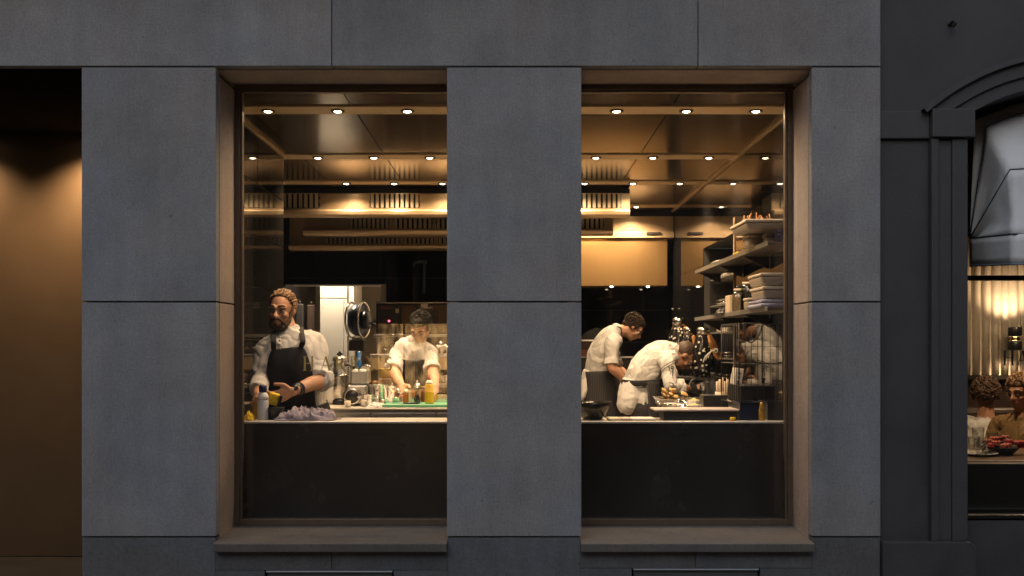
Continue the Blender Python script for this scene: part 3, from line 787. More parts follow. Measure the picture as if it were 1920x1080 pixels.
MB().box(OVX0, OVX1, oy - .20, BY - .01, FZ(720, 8.4) - 0.03, FZ(720, 8.4)).build('shelf', steel, ot, bevel=.003)
for x in (OVX0 + .01, OVX1 - .03):
    for y in (oy - .02, BY - .04): MB().box(x, x + .03, y, y + .03, KF, OZ0 - .03).build('leg', steel_dull, ot)
ov = empty('combi_oven', (-0.7, oy + .3, OZ0), 'black combi oven with a glowing red dial panel above the rear chef', 'oven')
ozt = FZ(569, OVD)
MB().box(OVX0, OVX1, oy, BY - .02, OZ0, ozt).build('casing', mat('oven_dark_casing', (0.028, 0.025, 0.022), 0.35, 0.3), ov, bevel=.006)
MB().box(OVX0 - .004, OVX1, oy - .012, BY - .02, ozt + .001, ozt + 0.010).build('top_edge', steel_bright, ov)
MB().box(FX(710, OVD), FX(749, OVD), oy - .014, oy - .001, FZ(621, OVD), FZ(573, OVD)).build('control_panel', black_plastic, ov, bevel=.003)
MB().box(FX(713, OVD), FX(737, OVD), oy - .019, oy - .0145, FZ(580, OVD), FZ(574, OVD)).build('label_plate', mat('panel_maroon', (0.10, 0.03, 0.03), 0.5), ov)
MB().box(FX(713, OVD), FX(737, OVD), oy - .019, oy - .0145, FZ(607, OVD), FZ(592, OVD)).build('display', mat('display_dark', (0.05, 0.035, 0.03), 0.2), ov)
MB().lathe([(0.009, 0), (0.009, 0.004), (0.0, 0.005)], (FX(730, OVD), oy - .0195, FZ(602, OVD)), 14, (0, -1, 0)).build('indicator', mat('red_led', (0.6, 0.02, 0.05), 0.4, emit=(1, 0.10, 0.2), estr=5), ov)
MB().box(FX(742, OVD), FX(748.5, OVD), oy - .020, oy - .0145, FZ(587, OVD), FZ(579, OVD)).build('switch', mat('ivory_switch', (0.6, 0.5, 0.36), 0.5), ov)
dr = MB().box(FX(753, OVD), OVX1 - .01, oy - .030, oy - .001, FZ(625, OVD), FZ(572, OVD)).build('door', mat('oven_door', (0.10, 0.07, 0.045), 0.22, 0.5, var=.2, vscale=4), ov, bevel=.004)
MB().box(FX(770, OVD), FX(822, OVD), oy - .034, oy - .031, FZ(622, OVD), FZ(582, OVD)).build('glass', black_glass, dr)
MB().tube([(FX(780, OVD), oy - .05, FZ(577, OVD)), (FX(812, OVD), oy - .05, FZ(577, OVD))], 0.008, curve=False).box(FX(790, OVD), FX(803, OVD), oy - .045, oy - .031, FZ(575, OVD), FZ(568, OVD)).build('handle', steel_bright, dr)
# pipe with a valve above the oven
pp = MB().cyl((FX(794, 8.9), 8.9 - CAMD, OZ0 + .36), (FX(796, 8.9), 8.9 - CAMD, FZ(495, 8.9)), 0.012).lathe([(.02, 0), (.02, .03)], (FX(796, 8.9), 8.9 - CAMD, FZ(495, 8.9)), 12)
pp.tube([(FX(796, 8.9), 8.9 - CAMD, FZ(495, 8.9)), (FX(790, 8.9), 8.88 - CAMD, FZ(491, 8.9)), (FX(778, 8.9), 8.88 - CAMD, FZ(493, 8.9)), (FX(776, 8.9), 8.88 - CAMD, FZ(500, 8.9))], .010)
tag(pp.build('gas_pipe', mat('blue_grey_pipe', (0.06, 0.08, 0.11), 0.4)), 'thin blue grey pipe rising from the oven up the black wall', 'pipe')

# ================================================================== SCULLERY BEHIND THE LEFT CHEF
wcab = empty('white_cabinet', (FX(630, 9.7), 5.4, KF), 'tall white cupboard in the bright doorway beside the hose reel', 'cupboard')
cx0, cx1, cd = FX(600, 9.7), FX(651, 9.7), 9.7
cy = cd - CAMD
MB().box(cx0, cx1 + .06, cy + .02, cy + .55, KF, CEIL - .02).build('carcass', white_paint, wcab)
MB().box(cx0, cx1 - .035, cy, cy + .019, KF + .05, FZ(560.5, cd)).build('door', white_paint, wcab, bevel=.003)
MB().box(cx0, cx1, cy, cy + .019, FZ(559, cd), CEIL - .05).build('top_door', white_paint, wcab, bevel=.003)
MB().box(cx1 - .031, cx1, cy, cy + .019, KF + .05, FZ(560.5, cd)).build('filler', white_paint, wcab, bevel=.002)
for k, (px, py, h) in enumerate(((563, 570, 75), (584, 572, 60))):
    b = MB().box(FX(px - 5, 9.9), FX(px + 9, 9.9), 5.3, 5.36, FZ(py + h, 9.9), FZ(py, 9.9))
    b.cyl((FX(px + 2, 9.9), 5.33, FZ(py, 9.9)), (FX(px + 2, 9.9), 5.33, FZ(py - 6, 9.9)), .012)
    tag(b.build('hanging_coat', (black_matte, mat('brown_cloth', (0.05, 0.03, 0.02), .9))[k], bevel=.02), ('dark coat hanging in the doorway behind the left chef, nearer his head', 'dark brown coat hanging against the white cupboard edge')[k], 'coat', 'coats hanging in the doorway')
sl_ = empty('scullery_lamp', (-1.75, 5.05, CEIL - .03), 'ceiling lamp of the bright room behind, hidden by the black bulkhead', 'lamp')
MB().lathe([(.10, .03), (.10, 0), (0, 0)], (-1.75, 5.05, CEIL - .04), 20).build('diffuser', lamp_glow, sl_)
spot('lamp', (-1.75, 5.05, CEIL - .06), (-1.75, 5.1, 0), 240, 170, .9, .08, (1.0, .80, .56), sl_)
hr = empty('hose_reel', at(675, 640, 9.5), 'blue and black hose reel with chrome hoops on the cream wall', 'hose reel')
hc = at(671, 600, 9.5)
prof = [(0.10, -0.075), (0.165, -0.075), (0.168, -0.068), (0.13, -0.06), (0.13, 0.06), (0.168, 0.068), (0.165, 0.075), (0.10, 0.075)]
ax = Vector((0.97, -0.22, 0)).normalized()
MB().lathe([(0.05, -.05), (0.135, -.05), (0.150, -.02), (0.152, 0.0), (0.150, .02), (0.135, .05), (0.05, .05)], hc, 28, ax).build('hose_coil', mat('blue_black_hose', (0.02, 0.03, 0.07), 0.35), hr)
for s_ in (-1, 1):
    ring = [hc + ax * 0.06 * s_ + (Vector((0, 0, 1)) * cos(t) + ax.cross(Vector((0, 0, 1))) * sin(t)) * 0.168 for t in [2 * pi * i / 28 for i in range(29)]]
    MB().tube(ring, 0.010, 8, curve=False).build('hoop', steel_bright, hr)
MB().lathe([(0.09, .06), (0.09, .11), (0.05, .13)], hc, 20, ax).build('hub', black_plastic, hr)
MB().box(hc.x - .05, hc.x + .05, hc.y - .04, hc.y + .02, hc.z - .26, hc.z - .17).build('bracket', steel_dull, hr)
MB().tube([hc + ax * .12 + Vector((0, 0, -.03)), hc + Vector((.19, -.05, -.05)), hc + Vector((.27, 0, -.10)), hc + Vector((.33, .1, -.2))], .012).build('hose', black_plastic, hr)
MB().box(hc.x - .04, hc.x + .03, hc.y + .02, 6.3, hc.z - .03, hc.z + .03).build('arm', black_plastic, hr)
tb = MB().box(FX(657, 9.3), FX(685, 9.3), 4.70, 4.86, FZ(658, 9.3), FZ(638.5, 9.3))
to = tb.build('towel_dispenser', mat('grey_dispenser', (0.10, 0.085, 0.075), 0.4, 0.3), bevel=.01)
tag(to, 'grey box dispenser on a pole below the hose reel', 'dispenser')
MB().box(FX(656.5, 9.3), FX(685.5, 9.3), 4.695, 4.865, FZ(638.5, 9.3) + .001, FZ(637, 9.3)).build('lid', steel, to)
MB().cyl((FX(671, 9.3), 4.78, KF), (FX(671, 9.3), 4.78, FZ(659, 9.3)), .02).build('pole', steel_dull, to)

# ================================================================== SMALL THINGS (lathe helpers)
def lathe_thing(name, label, cat, px, d, parts, base=CT, group=None, scale=1.0, px_w=None):
    """parts: (partname, material, profile[(r,h)...]) in metres, standing at px on level base"""
    root = None
    o = Vector((FX(px, d), d - CAMD, base))
    for i, (pn, m, prof) in enumerate(parts):
        b = MB().lathe([(r * scale, h * scale) for r, h in prof], o, 24)
        if i == 0:
            root = b.build(name, m, origin=o); tag(root, label, cat, group)
        else: b.build(pn, m, root)
    return root
chrome = steel_bright
# -- sink ledge, left window
spray = mat('white_label_plastic', (0.55, 0.57, 0.62), 0.4); blue_pl = mat('blue_plastic', (0.015, 0.025, 0.10), 0.35)
yellow_sp = mat('yellow_sponge', (0.75, 0.50, 0.03), 0.9, var=0.25, vscale=60, bump=1.0, bscale=90)
lathe_thing('spray_bottle', 'white bottle with pale blue label and dark blue cap on window ledge', 'bottle', 493, 4.98,
            [('body', spray, [(0.0, 0), (0.026, 0), (0.028, 0.006), (0.028, 0.098), (0.027, 0.10)]),
             ('shoulder', mat('white_plastic', (0.75, 0.73, 0.70), 0.4), [(0.028, 0.100), (0.028, 0.118), (0.018, 0.135), (0.014, 0.137)]),
             ('cap', blue_pl, [(0.017, 0.137), (0.019, 0.140), (0.019, 0.168), (0.016, 0.172), (0, 0.172)])])
lathe_thing('brown_bottle', 'amber yellow bottle half hidden left of the white spray bottle', 'bottle', 480, 5.06,
            [('body', mat('amber_plastic', (0.35, 0.20, 0.03), 0.3), [(0, 0), (0.018, 0), (0.02, .01), (0.02, .085), (.012, .105), (0, .106)])])
lathe_thing('black_tub', 'low black tub on the ledge under the chef holding hands', 'tub', 517, 5.0,
            [('body', black_plastic, [(0, 0), (0.036, 0), (0.042, .055), (0.044, .062), (0.038, .062), (0.034, .01), (0, .01)])])
def crumple(name, label, cat, c, size, m, amp=0.5, freq=14, n=44, seed=0.0, base=0.0):
    """a crumpled cloth: folded sheet with ridges, closed underneath"""
    b = MB(); rows = []
    for i in range(n + 1):
        row = []
        for k in range(n + 1):
            u, w = i / n * 2 - 1, k / n * 2 - 1
            r = max(abs(u), abs(w)); edge = max(0.0, 1 - (u * u + w * w))
            p = Vector((u * 3 + seed, w * 3, seed))
            w_ = Vector((noise.noise(p * .8), noise.noise(p * .8 + Vector((4, 4, 0))), 0)) * .8
            rid = (1 - abs(noise.noise(p * 1.3 + w_))) ** 5 * 0.8 + (1 - abs(noise.noise(p * 2.9 + w_))) ** 6 * 0.35 + .25 * noise.noise(p * .6)
            h = edge ** 0.45 * (0.10 + amp * rid)
            dx = noise.noise(p * 1.7 + Vector((5, 0, 0))) * 0.2
            dy = noise.noise(p * 1.7 + Vector((0, 9, 0))) * 0.2
            row.append(Vector((c[0] + (u + dx) * size[0] / 2, c[1] + (w + dy) * size[1] / 2, c[2] + 0.003 + h * size[2])))
        rows.append(row)
    b.grid(rows)
    return tag(b.build(name, m, solid=0.004), label, cat)
lilac = mat('lilac_cloth', (0.30, 0.26, 0.31), 0.9, var=0.15, vscale=20, bump=0.4, bscale=200)
crumple('dish_cloth', 'rumpled lilac dish cloth lying along the left window ledge', 'cloth', (FX(578, 4.98), 0.47, CT), (0.30, 0.14, 0.062), lilac, 1.0, seed=3.1)
crumple('yellow_cloth', 'crumpled yellow sponge cloth in the left corner of the ledge', 'cloth', (FX(468, 4.95), 0.45, CT), (0.045, 0.06, 0.05), yellow_sp, 0.8, seed=8.2)
pr = MB().tube([(-1.385, 0.52, CT), (-1.385, 0.52, CT + .10), (-1.37, 0.50, CT + .16)], .010)
pf = pr.build('rinse_faucet', chrome); tag(pf, 'chrome spring hose faucet at the left edge of the sink', 'faucet')
coil = []
for i in range(120):
    t = i / 119; a = t * 2 * pi * 11
    cpt = Vector((-1.335 - 0.045 * t, 0.46, CT + 0.165 + 0.20 * t))
    coil.append(cpt + Vector((cos(a) * .011, sin(a) * .011, 0)))
MB().tube(coil, .0035, 6, curve=False).build('spring', chrome, pf)
MB().tube([(-1.34, .46, CT + .17), (-1.345, .46, CT + .09), (-1.34, .46, CT + .05)], .011).build('nozzle', black_plastic, pf)

# -- prep counter, left window
D0 = 6.25
glass_dark = mat('smoky_steel', (0.42, 0.38, 0.33), 0.18, 0.9, var=.1)
tm = lathe_thing('steel_dispenser', 'tall steel dispenser with a black clover knob on the prep counter', 'dispenser', 637, 6.3,
                 [('body', steel, [(0, 0), (0.052, 0), (0.052, 0.17), (0.046, 0.20), (0.038, 0.235), (0.036, 0.27), (0.044, 0.275), (0.044, 0.295), (0.03, 0.305), (0, 0.305)]),
                  ('base_ring', black_plastic, [(0.0, 0.001), (0.058, .001), (0.058, 0.03), (0.053, 0.032)]),
                  ('collar', glass_dark, [(0.053, 0.168), (0.055, 0.172), (0.055, 0.185), (0.05, 0.19)])])
kn = MB()
o_ = Vector((FX(637, 6.3), 6.3 - CAMD, CT + .318))
for k in range(4): kn.ball(o_ + Vector((cos(k * pi / 2) * .011, 0, sin(k * pi / 2) * .011)), .009)
kn.cyl(o_ - Vector((0, 0, .015)), o_, .005).build('knob', black_plastic, tm)
MB().tube([o_ + Vector((.035, -.01, -.07)), o_ + Vector((.075, -.01, -.08)), o_ + Vector((.07, -.01, -.2)), o_ + Vector((.05, -.01, -.22))], .007).build('handle', black_plastic, tm)
MB().tube([o_ + Vector((-.04, -.02, -.06)), o_ + Vector((-.07, -.02, -.11)), o_ + Vector((-.078, -.02, -.26))], .006).build('spout', chrome, tm)
fp = empty('food_processor', (FX(672, 6.2), 1.7, CT), 'steel food processor with a round black motor face', 'food processor')
fx = FX(668, 6.2)
MB().box(fx - .055, fx + .075, 1.66, 1.84, CT + .003, CT + .13).build('base', steel, fp, bevel=.015)
MB().lathe([(0.0, 0), (0.038, 0), (0.040, .004)], (FX(659, 6.1), 1.618, CT + .058), 28, (0, 1, 0)).build('motor_face', black_plastic, fp)
MB().lathe([(0.041, -.006), (0.048, -.008), (0.050, 0.0), (0.050, .05)], (FX(659, 6.1), 1.62, CT + .058), 28, (0, 1, 0), cap=False).build('chrome_ring', chrome, fp)
MB().box(fx - .035, fx + .075, 1.67, 1.82, CT + .131, CT + .225).build('gear_head', steel_dull, fp, bevel=.014)
MB().tube([(fx + .02, 1.70, CT + .22), (fx + .05, 1.70, CT + .245), (fx + .10, 1.69, CT + .235)], .012).build('feed_arm', chrome, fp)
MB().lathe([(0.012, 0), (0.02, .012), (0.012, .026), (0, .028)], (fx - .02, 1.70, CT + .226), 14).build('knob', black_plastic, fp)
lathe_thing('white_jug', 'white jug with black lid beside the steel dispenser', 'jug', 620, 6.3,
            [('body', mat('white_ceramic', (0.75, 0.72, 0.66), 0.25), [(0, 0), (0.045, 0), (0.052, .03), (0.045, .11), (0.03, .145), (0.028, .15)]),
             ('lid', black_plastic, [(0.028, .150), (0.030, .155), (0.012, .17), (0.010, .188), (0, .19)])])
def pot(name, label, px, d, r, h, lid=False, handles=True, base=CT, m=None):
    m = m or steel_bright
    o = lathe_thing(name, label, 'pot', px, d, [('body', m, [(0, 0), (r * .97, 0), (r, .006), (r, h - .004), (r * 1.06, h), (r * 1.06, h + .004), (r * .96, h + .003), (r * .95, .008), (0, .008)])] +
                    ([('lid', m, [(r * 1.04, h + .004), (r * .6, h + .022), (r * .15, h + .03), (.008, h + .032), (.012, h + .05), (0, h + .052)])] if lid else []), base)
    if handles:
        c = Vector((FX(px, d), d - CAMD, base + h * .75))
        for s_ in (-1, 1):
            MB().tube([c + Vector((s_ * r, -.02, 0)), c + Vector((s_ * (r + .03), -.02, .004)), c + Vector((s_ * (r + .03), .02, .004)), c + Vector((s_ * r, .02, 0))], .005).build('handle', m, o)
    return o
pot('stock_pot', 'large shiny steel pot in the middle of the prep counter', 708, 6.25, .066, .125)
pot('steel_canister', 'tall narrow steel canister right of the large pot', 733, 6.4, .034, .11, handles=False)
pot('small_saucepan', 'small steel saucepan just left of the large pot', 691, 6.12, .036, .07, handles=True)
pot('lidded_pan', 'lidded steel pan standing behind the reaching arm of the rear chef', 748, 6.5, .05, .07, lid=True)
crumple('checked_towel', 'black and white crumpled towel at the left end of the green board', 'towel', (FX(705, 6.0), 1.52, CT), (0.12, 0.10, 0.03), stripe_mat('towel_bw', (0.03, 0.03, 0.04), (0.6, 0.58, 0.56), 8, 0.5), 0.8, seed=1.7)
pl = lathe_thing('plate_stack', 'small stack of white plates behind the crumpled towel', 'plates', 726, 6.32,
                 [('plate', mat('porcelain', (0.8, 0.77, 0.72), 0.2), [(0, .0), (.05, 0), (.075, .012), (.074, .015), (.05, .006), (0, .006)]),
                  ('plate', MATS['porcelain'], [(0, .009), (.05, .009), (.075, .021), (.074, .024), (.05, .015), (0, .015)])])
gb = MB().box(FX(718, 6.0), 0.2, 5.96 - CAMD, 6.22 - CAMD, CT + .001, CT + .018)
tag(gb.build('green_board', mat('green_cutting_board', (0.12, 0.36, 0.20), 0.5, var=.1, vscale=30), bevel=.004), 'long green cutting board on the prep counter', 'cutting board')
GBZ = CT + .019
kn2 = empty('kitchen_knife', (FX(768, 6.02), 1.52, GBZ), 'dark handled knife lying on the green board', 'knife')
MB().prism([(FX(757, 6.02), 1.515), (FX(757, 6.02), 1.53), (FX(737, 6.02), 1.535), (FX(735, 6.02), 1.52)], 'z', GBZ, GBZ + .002).build('blade', steel_bright, kn2)
MB().box(FX(757, 6.02), FX(785, 6.02), 1.512, 1.530, GBZ, GBZ + .010).build('handle', black_plastic, kn2, bevel=.004)
def squeeze(name, label, px, d, m, tipm, r=.027, h=.12):
    lathe_thing(name, label, 'bottle', px, d, [('body', m, [(0, 0), (r, 0), (r * 1.03, .005), (r, h * .5), (r * 1.02, h * .92), (r * .85, h), (0, h)]),
                                               ('cap', mat('cap_' + tipm.name, (0.75, 0.68, 0.55), .4), [(r * .9, h + .0005), (r * .85, h + .008), (r * .45, h + .022), (0, h + .022)]),
                                               ('tip', tipm, [(r * .42, h + .0225), (r * .25, h + .035), (r * .10, h + .055), (0, h + .055)])], GBZ)
squeeze('mustard_bottle', 'tall yellow squeeze bottle with a red tip on the green board', 805, 6.08, mat('mustard', (0.72, 0.42, 0.02), .35, subs=.1), mat('red_plastic', (0.45, 0.02, 0.03), .4))
squeeze('sauce_bottle', 'short orange brown squeeze bottle under the rear chef hand', 761, 6.1, mat('orange_sauce', (0.42, 0.14, 0.02), .35), mat('amber_tip', (0.5, 0.3, 0.08), .4), .018, .065)
pm = lathe_thing('pepper_mill', 'clear pepper mill between the orange and yellow bottles', 'pepper mill', 782, 6.06,
                 [('body', clear_plastic, [(0, 0), (.021, 0), (.022, .03), (.015, .05), (.015, .07), (.019, .09), (.017, .10)]),
                  ('pepper', mat('peppercorns', (0.05, 0.03, 0.02), .8, bump=1, bscale=200), [(0, .002), (.017, .003), (.017, .028), (.012, .05), (0, .052)]),
                  ('head', chrome, [(.019, .100), (.020, .11), (.012, .125), (.006, .128), (.008, .138), (0, .142)])], GBZ)
def gastro(name, label, x0, x1, y0, y1, z0, h, m, cat='container', t=.004):
    b = MB().box(x0, x1, y0, y0 + t, z0, z0 + h).box(x0, x1, y1 - t, y1, z0, z0 + h).box(x0, x0 + t, y0 + t, y1 - t, z0, z0 + h).box(x1 - t, x1, y0 + t, y1 - t, z0, z0 + h).box(x0 + t, x1 - t, y0 + t, y1 - t, z0, z0 + t)
    b.box(x0 - .008, x1 + .008, y0 - .008, y0 - .0005, z0 + h - .004, z0 + h).box(x0 - .008, x1 + .008, y1 + .0005, y1 + .008, z0 + h - .004, z0 + h)
    b.box(x0 - .008, x0 - .0005, y0, y1, z0 + h - .004, z0 + h).box(x1 + .0005, x1 + .008, y0, y1, z0 + h - .004, z0 + h)
    return tag(b.build(name, m), label, cat)
gastro('steel_tray', 'steel gastronorm tray at the right end of the green board', FX(818, 6.35), 0.0, 6.26 - CAMD, 6.52 - CAMD, CT + .001, .065, steel_bright, 'tray')
gastro('steel_insert', 'narrow steel insert behind the clear pepper mill', FX(765, 6.45), FX(790, 6.45), 6.36 - CAMD, 6.5 - CAMD, CT + .001, .09, steel_bright, 'tray')
lathe_thing('blue_bottle', 'tall blue bottle standing behind the food processor', 'bottle', 673, 6.5,
            [('body', mat('blue_glass_bottle', (0.02, 0.10, 0.30), .2), [(0, 0), (.030, 0), (.032, .01), (.032, .22), (.012, .27), (.011, .335), (0, .336)])])
lathe_thing('yellow_tub', 'yellow measuring cup near the rear chef elbow', 'cup', 722, 6.5,
            [('body', mat('yellow_plastic', (0.70, 0.48, 0.05), .4), [(0, 0), (.03, 0), (.038, .06), (.041, .062), (.036, .062), (.028, .006), (0, .006)])], CT + .16)
MB_st = MB().box(FX(712, 6.5), FX(732, 6.5), 1.95, 2.06, CT + .001, CT + .158)
tag(MB_st.build('tin_box', mat('brown_tin', (0.16, 0.09, 0.05), .5, .3), bevel=.006), 'brown storage tin carrying the yellow cup', 'tin')
# pans on the added shelf under the oven
zsh = FZ(664, 8.35) + .001
for k, (px, r, h) in enumerate(((742, .075, .05), (772, .06, .07), (825, .085, .06))):
    pot('shelf_pan', ('steel pan at the left end of the shelf under the oven', 'steel pan behind the rear chef shoulder under the oven', 'wide steel pan at the right end of the shelf under the oven')[k], px, 8.42, r, h, lid=(k != 1), base=zsh)
for k, (px, r, h) in enumerate(((815, .07, .09), (835, .06, .07))):
    pot('low_shelf_pot', ('steel pot on the low shelf right of the rear chef', 'second steel pot on the low shelf beside the pier')[k], px, 8.45, r, h, base=FZ(720, 8.4) + .001)

# -- right window, front ledge
bo = MB().lathe([(0, 0), (0.045, 0), (0.055, .006), (0.088, .062), (0.094, .088), (0.090, .088), (0.080, .060), (0.05, .012), (0, .012)], (FX(1111, 5.0), 0.5, CT + .001), 32)
tag(bo.build('black_bowl', mat('black_glaze', (0.02, 0.017, 0.014), 0.18, var=.3, vscale=10)), 'black glazed bowl on the ledge next to the centre pier', 'bowl')
for k, (a, b_, m_) in enumerate(((1140, 1163, (0.70, 0.60, 0.42)), (1164, 1183, (0.42, 0.36, 0.30)), (1184, 1228, (0.75, 0.70, 0.60)))):
    tag(MB().box(FX(a, 4.93), FX(b_, 4.93), .40, .52, CT + .001, CT + .012).build('flat_board', mat('board%d' % k, m_, .5), bevel=.003),
        ('pale cream strip board right of the black bowl', 'greyish strip board between two pale ones on the ledge', 'long whitish strip board on the ledge in front of the bowed chef')[k], 'board', 'thin boards on the ledge')
tr = empty('serving_tray', (FX(1297, 5.2), 0.62, CT), 'long black lidded tray with a pale rim on the right ledge', 'tray')
MB().box(FX(1236, 5.08), FX(1372, 5.08), .44, .60, CT + .001, CT + .045).build('body', black_plastic, tr, bevel=.004)
MB().box(FX(1220, 5.08), FX(1374, 5.08), .43, .61, CT + .0455, CT + .055).build('rim', mat('pale_rim', (0.62, 0.52, 0.46), .35, .2), tr, bevel=.003)
lathe_thing('lemon_wedge', 'tiny yellow lemon piece at the tray corner', 'lemon', 1374, 4.90, [('body', yellow_sp, [(0, 0), (.014, 0), (.015, .014), (.012, .018), (0, .018)])])
navy = mat('navy_plastic', (0.010, 0.017, 0.038), .35)
gastro('navy_container', 'navy blue food container on the right ledge', FX(1384, 4.98), FX(1421, 4.98), .44, .60, CT + .001, .088, navy)
gastro('charcoal_container', 'charcoal food container in the right corner of the ledge', FX(1436, 4.98), FX(1472, 4.98), .44, .60, CT + .001, .090, black_plastic)
lathe_thing('golden_bottle', 'slim bottle of golden oil between the two dark containers', 'bottle', 1428, 4.93,
            [('body', mat('golden_oil', (0.40, 0.22, 0.03), .2, var=.5, vscale=60), [(0, 0), (.015, 0), (.016, .005), (.0155, .05), (.010, .075), (.007, .09), (0, .091)])])
# -- side counter
cb = empty('white_carton', (FX(1376, 5.55), 1.05, CT), 'tall white carton with dark vertical print leaning by the wire rack', 'carton')
cc = at(1379, 722, 5.55)
tilt = radians(-9)
MB().obox(cc, (S(15, 5.55), .10, S(64, 5.55)), (0, -tilt, 0)).build('box', mat('white_card', (0.72, 0.66, 0.58), .7), cb, bevel=.003)
ink = mat('dark_ink', (0.05, 0.045, 0.04), .7)
for k, dz in enumerate((.068, .045, .022, .008, -.012, -.026, -.044)):
    p = cc + Vector((-sin(tilt) * dz, -.0512, dz))
    w = .014 if k % 3 else .020
    MB().obox(p, (w, .0012, .006), (0, -tilt, 0)).build('print_mark', ink, cb)
    if k % 2: MB().obox(p + Vector((0, -.0002, .004)), (.005, .0012, .012), (0, -tilt, 0)).build('print_mark', ink, cb)
lathe_thing('black_bottle', 'black bottle standing by the tall white carton', 'bottle', 1338, 5.9,
            [('body', black_plastic, [(0, 0), (.034, 0), (.036, .01), (.036, .13), (.016, .165), (.014, .195), (.018, .197), (.018, .21), (0, .211)])])
tag(MB().box(FX(1316, 5.8), FX(1363, 5.8), 1.25, 1.38, CT + .001, CT + .085).build('black_caddy', black_plastic, bevel=.005), 'black tool caddy in front of the black bottle', 'caddy')
def small_pot(px, d, label, col):
    o = lathe_thing('white_tub', label, 'tub', px, d, [('body', MATS['porcelain'], [(0, 0), (.032, 0), (.037, .04), (.038, .043), (.034, .043), (.03, .006), (0, .006)]),
                                                     ('food', mat('food_' + label[:6], col, .6, var=.3, vscale=80, bump=1, bscale=90), [(0, .052), (.018, .048), (.033, .036), (.0, .034)])])
small_pot(1301, 6.0, 'white tub of yellow food beside the black caddy', (0.75, 0.5, 0.12))
small_pot(1302, 5.5, 'cream tub with pale butter slices nearer the tray', (0.7, 0.55, 0.25))
wood_fl = mat('bread_crust', (0.55, 0.34, 0.14), .7, var=.4, vscale=50, bump=.8, bscale=60)
b = MB()
for k in range(12): b.ball((FX(1240 + random.random() * 40, 6.7), 6.6 - CAMD + random.random() * .25, CT + .028 + .02 * (k % 3)), (.03, .02, .012), Euler((random.random(), random.random(), random.random() * 3)).to_matrix(), 10, 7)
fo = b.build('bread_pile', wood_fl); tag(fo, 'pile of golden bread slices on a tray under the bowed chef sleeve', 'bread')
gastro('bread_tray', 'steel tray under the golden bread slices', FX(1236, 6.7), FX(1290, 6.7), 6.5 - CAMD, 6.95 - CAMD, CT + .001, .02, steel_bright, 'tray')
for k, (px0, px1, d, lb) in enumerate(((1238, 1300, 6.2, 'steel tongs lying left of the white tub'), (1240, 1295, 5.9, 'long steel spoon lying behind the serving tray'), (1250, 1312, 5.65, 'steel skimmer with its handle toward the tray'), (1320, 1366, 5.35, 'steel spatula lying in front of the black caddy'))):
    t0 = Vector((FX(px0, d), d - CAMD + .18, CT + .012)); t1 = Vector((FX(px1, d), d - CAMD - .10, CT + .012))
    q = MB().tube([t0, (t0 + t1) / 2 + Vector((0, 0, .006)), t1], .006, 6)
    q.ball(t1, (.03, .02, .006), seg=12, rings=6)
    if k == 0: q.tube([t0, (t0 + t1) / 2 + Vector((.02, .01, .016)), t1 + Vector((.02, .02, .004))], .006, 6)
    tag(q.build(('tongs', 'spoon', 'skimmer', 'spatula')[k], steel_bright), lb, 'utensil')
tag(MB().prism([(FX(1262, 5.95), 5.98 - CAMD), (FX(1305, 5.95), 5.88 - CAMD), (FX(1318, 5.95), 6.08 - CAMD), (FX(1275, 5.95), 6.18 - CAMD)], 'z', CT + .0015, CT + .006).build('paper_napkin', mat('white_paper', (0.75, 0.70, 0.62), .8), bevel=.001), 'folded white paper lying between the tongs and the spoon', 'paper')
wp = MB().box(FX(1300, 6.6), FX(1342, 6.6), 6.45 - CAMD, 6.8 - CAMD, CT + .001, CT + .012)
tag(wp.build('white_board', mat('white_board_plastic', (0.78, 0.74, 0.66), .4), bevel=.004), 'bright white cutting board under the bowed chef gloves', 'cutting board')
gf = MB()
for k in range(5): gf.cyl((FX(1352 + k * 4, 5.75), 1.36, CT + .02), (FX(1350 + k * 5, 5.75), 1.33, CT + .16 + .012 * (k % 3)), .006, .007, 8)
gf.lathe([(0, 0), (.032, 0), (.034, .10), (.031, .10), (.029, .006), (0, .006)], (FX(1358, 5.75), 1.345, CT + .001), 18)
tag(gf.build('utensil_cup', mat('pale_tools', (0.66, 0.55, 0.42), .5)), 'cup of pale spatulas left of the tall white carton', 'utensil cup')
# wire rack
wr = empty('wire_rack', (FX(1425, 5.4), 0.9, CT), 'black wire drying rack standing under the lower shelf', 'wire rack')
rack_m = mat('rack_black', (.006, .006, .006), .5)
xa, xb, ya, yb, za, zb = 1.19, 1.42, .72, 1.15, CT + .004, FZ(607, 5.3)
for x in (xa, xb):
    for y in (ya, yb): MB().cyl((x, y, za), (x, y, zb), .0035, seg=6).build('post', rack_m, wr)
for z in (za + .06, (za + zb) / 2 + .03, zb):
    for p, q in (((xa, ya), (xb, ya)), ((xb, ya), (xb, yb)), ((xb, yb), (xa, yb)), ((xa, yb), (xa, ya))):
        MB().cyl((*p, z), (*q, z), .0025, seg=6).build('rail', rack_m, wr)
for k in range(1, 7):
    MB().cyl((xa + (xb - xa) * k / 7, ya, za + .06), (xa + (xb - xa) * k / 7, ya, zb), .0016, seg=6).build('wire', rack_m, wr)
for k in range(1, 8):
    MB().cyl((xa, ya + (yb - ya) * k / 8, za + .06), (xa, ya + (yb - ya) * k / 8, zb), .0016, seg=6).build('wire', rack_m, wr)
MB().tube([(xa + .02, ya - .005, zb - .0), (xa + .03, ya - .02, zb - .07), (xa + .06, ya - .02, zb - .10), (xa + .10, ya - .02, zb - .06), (xa + .12, ya - .005, zb - .01)], .004, 6).build('hook', black_matte, wr)
kb = MB().box(1.21, 1.40, .78, 1.08, CT + .03, CT + .16)
tag(kb.build('black_crate', black_plastic, bevel=.008), 'black crate sitting inside the wire rack', 'crate')
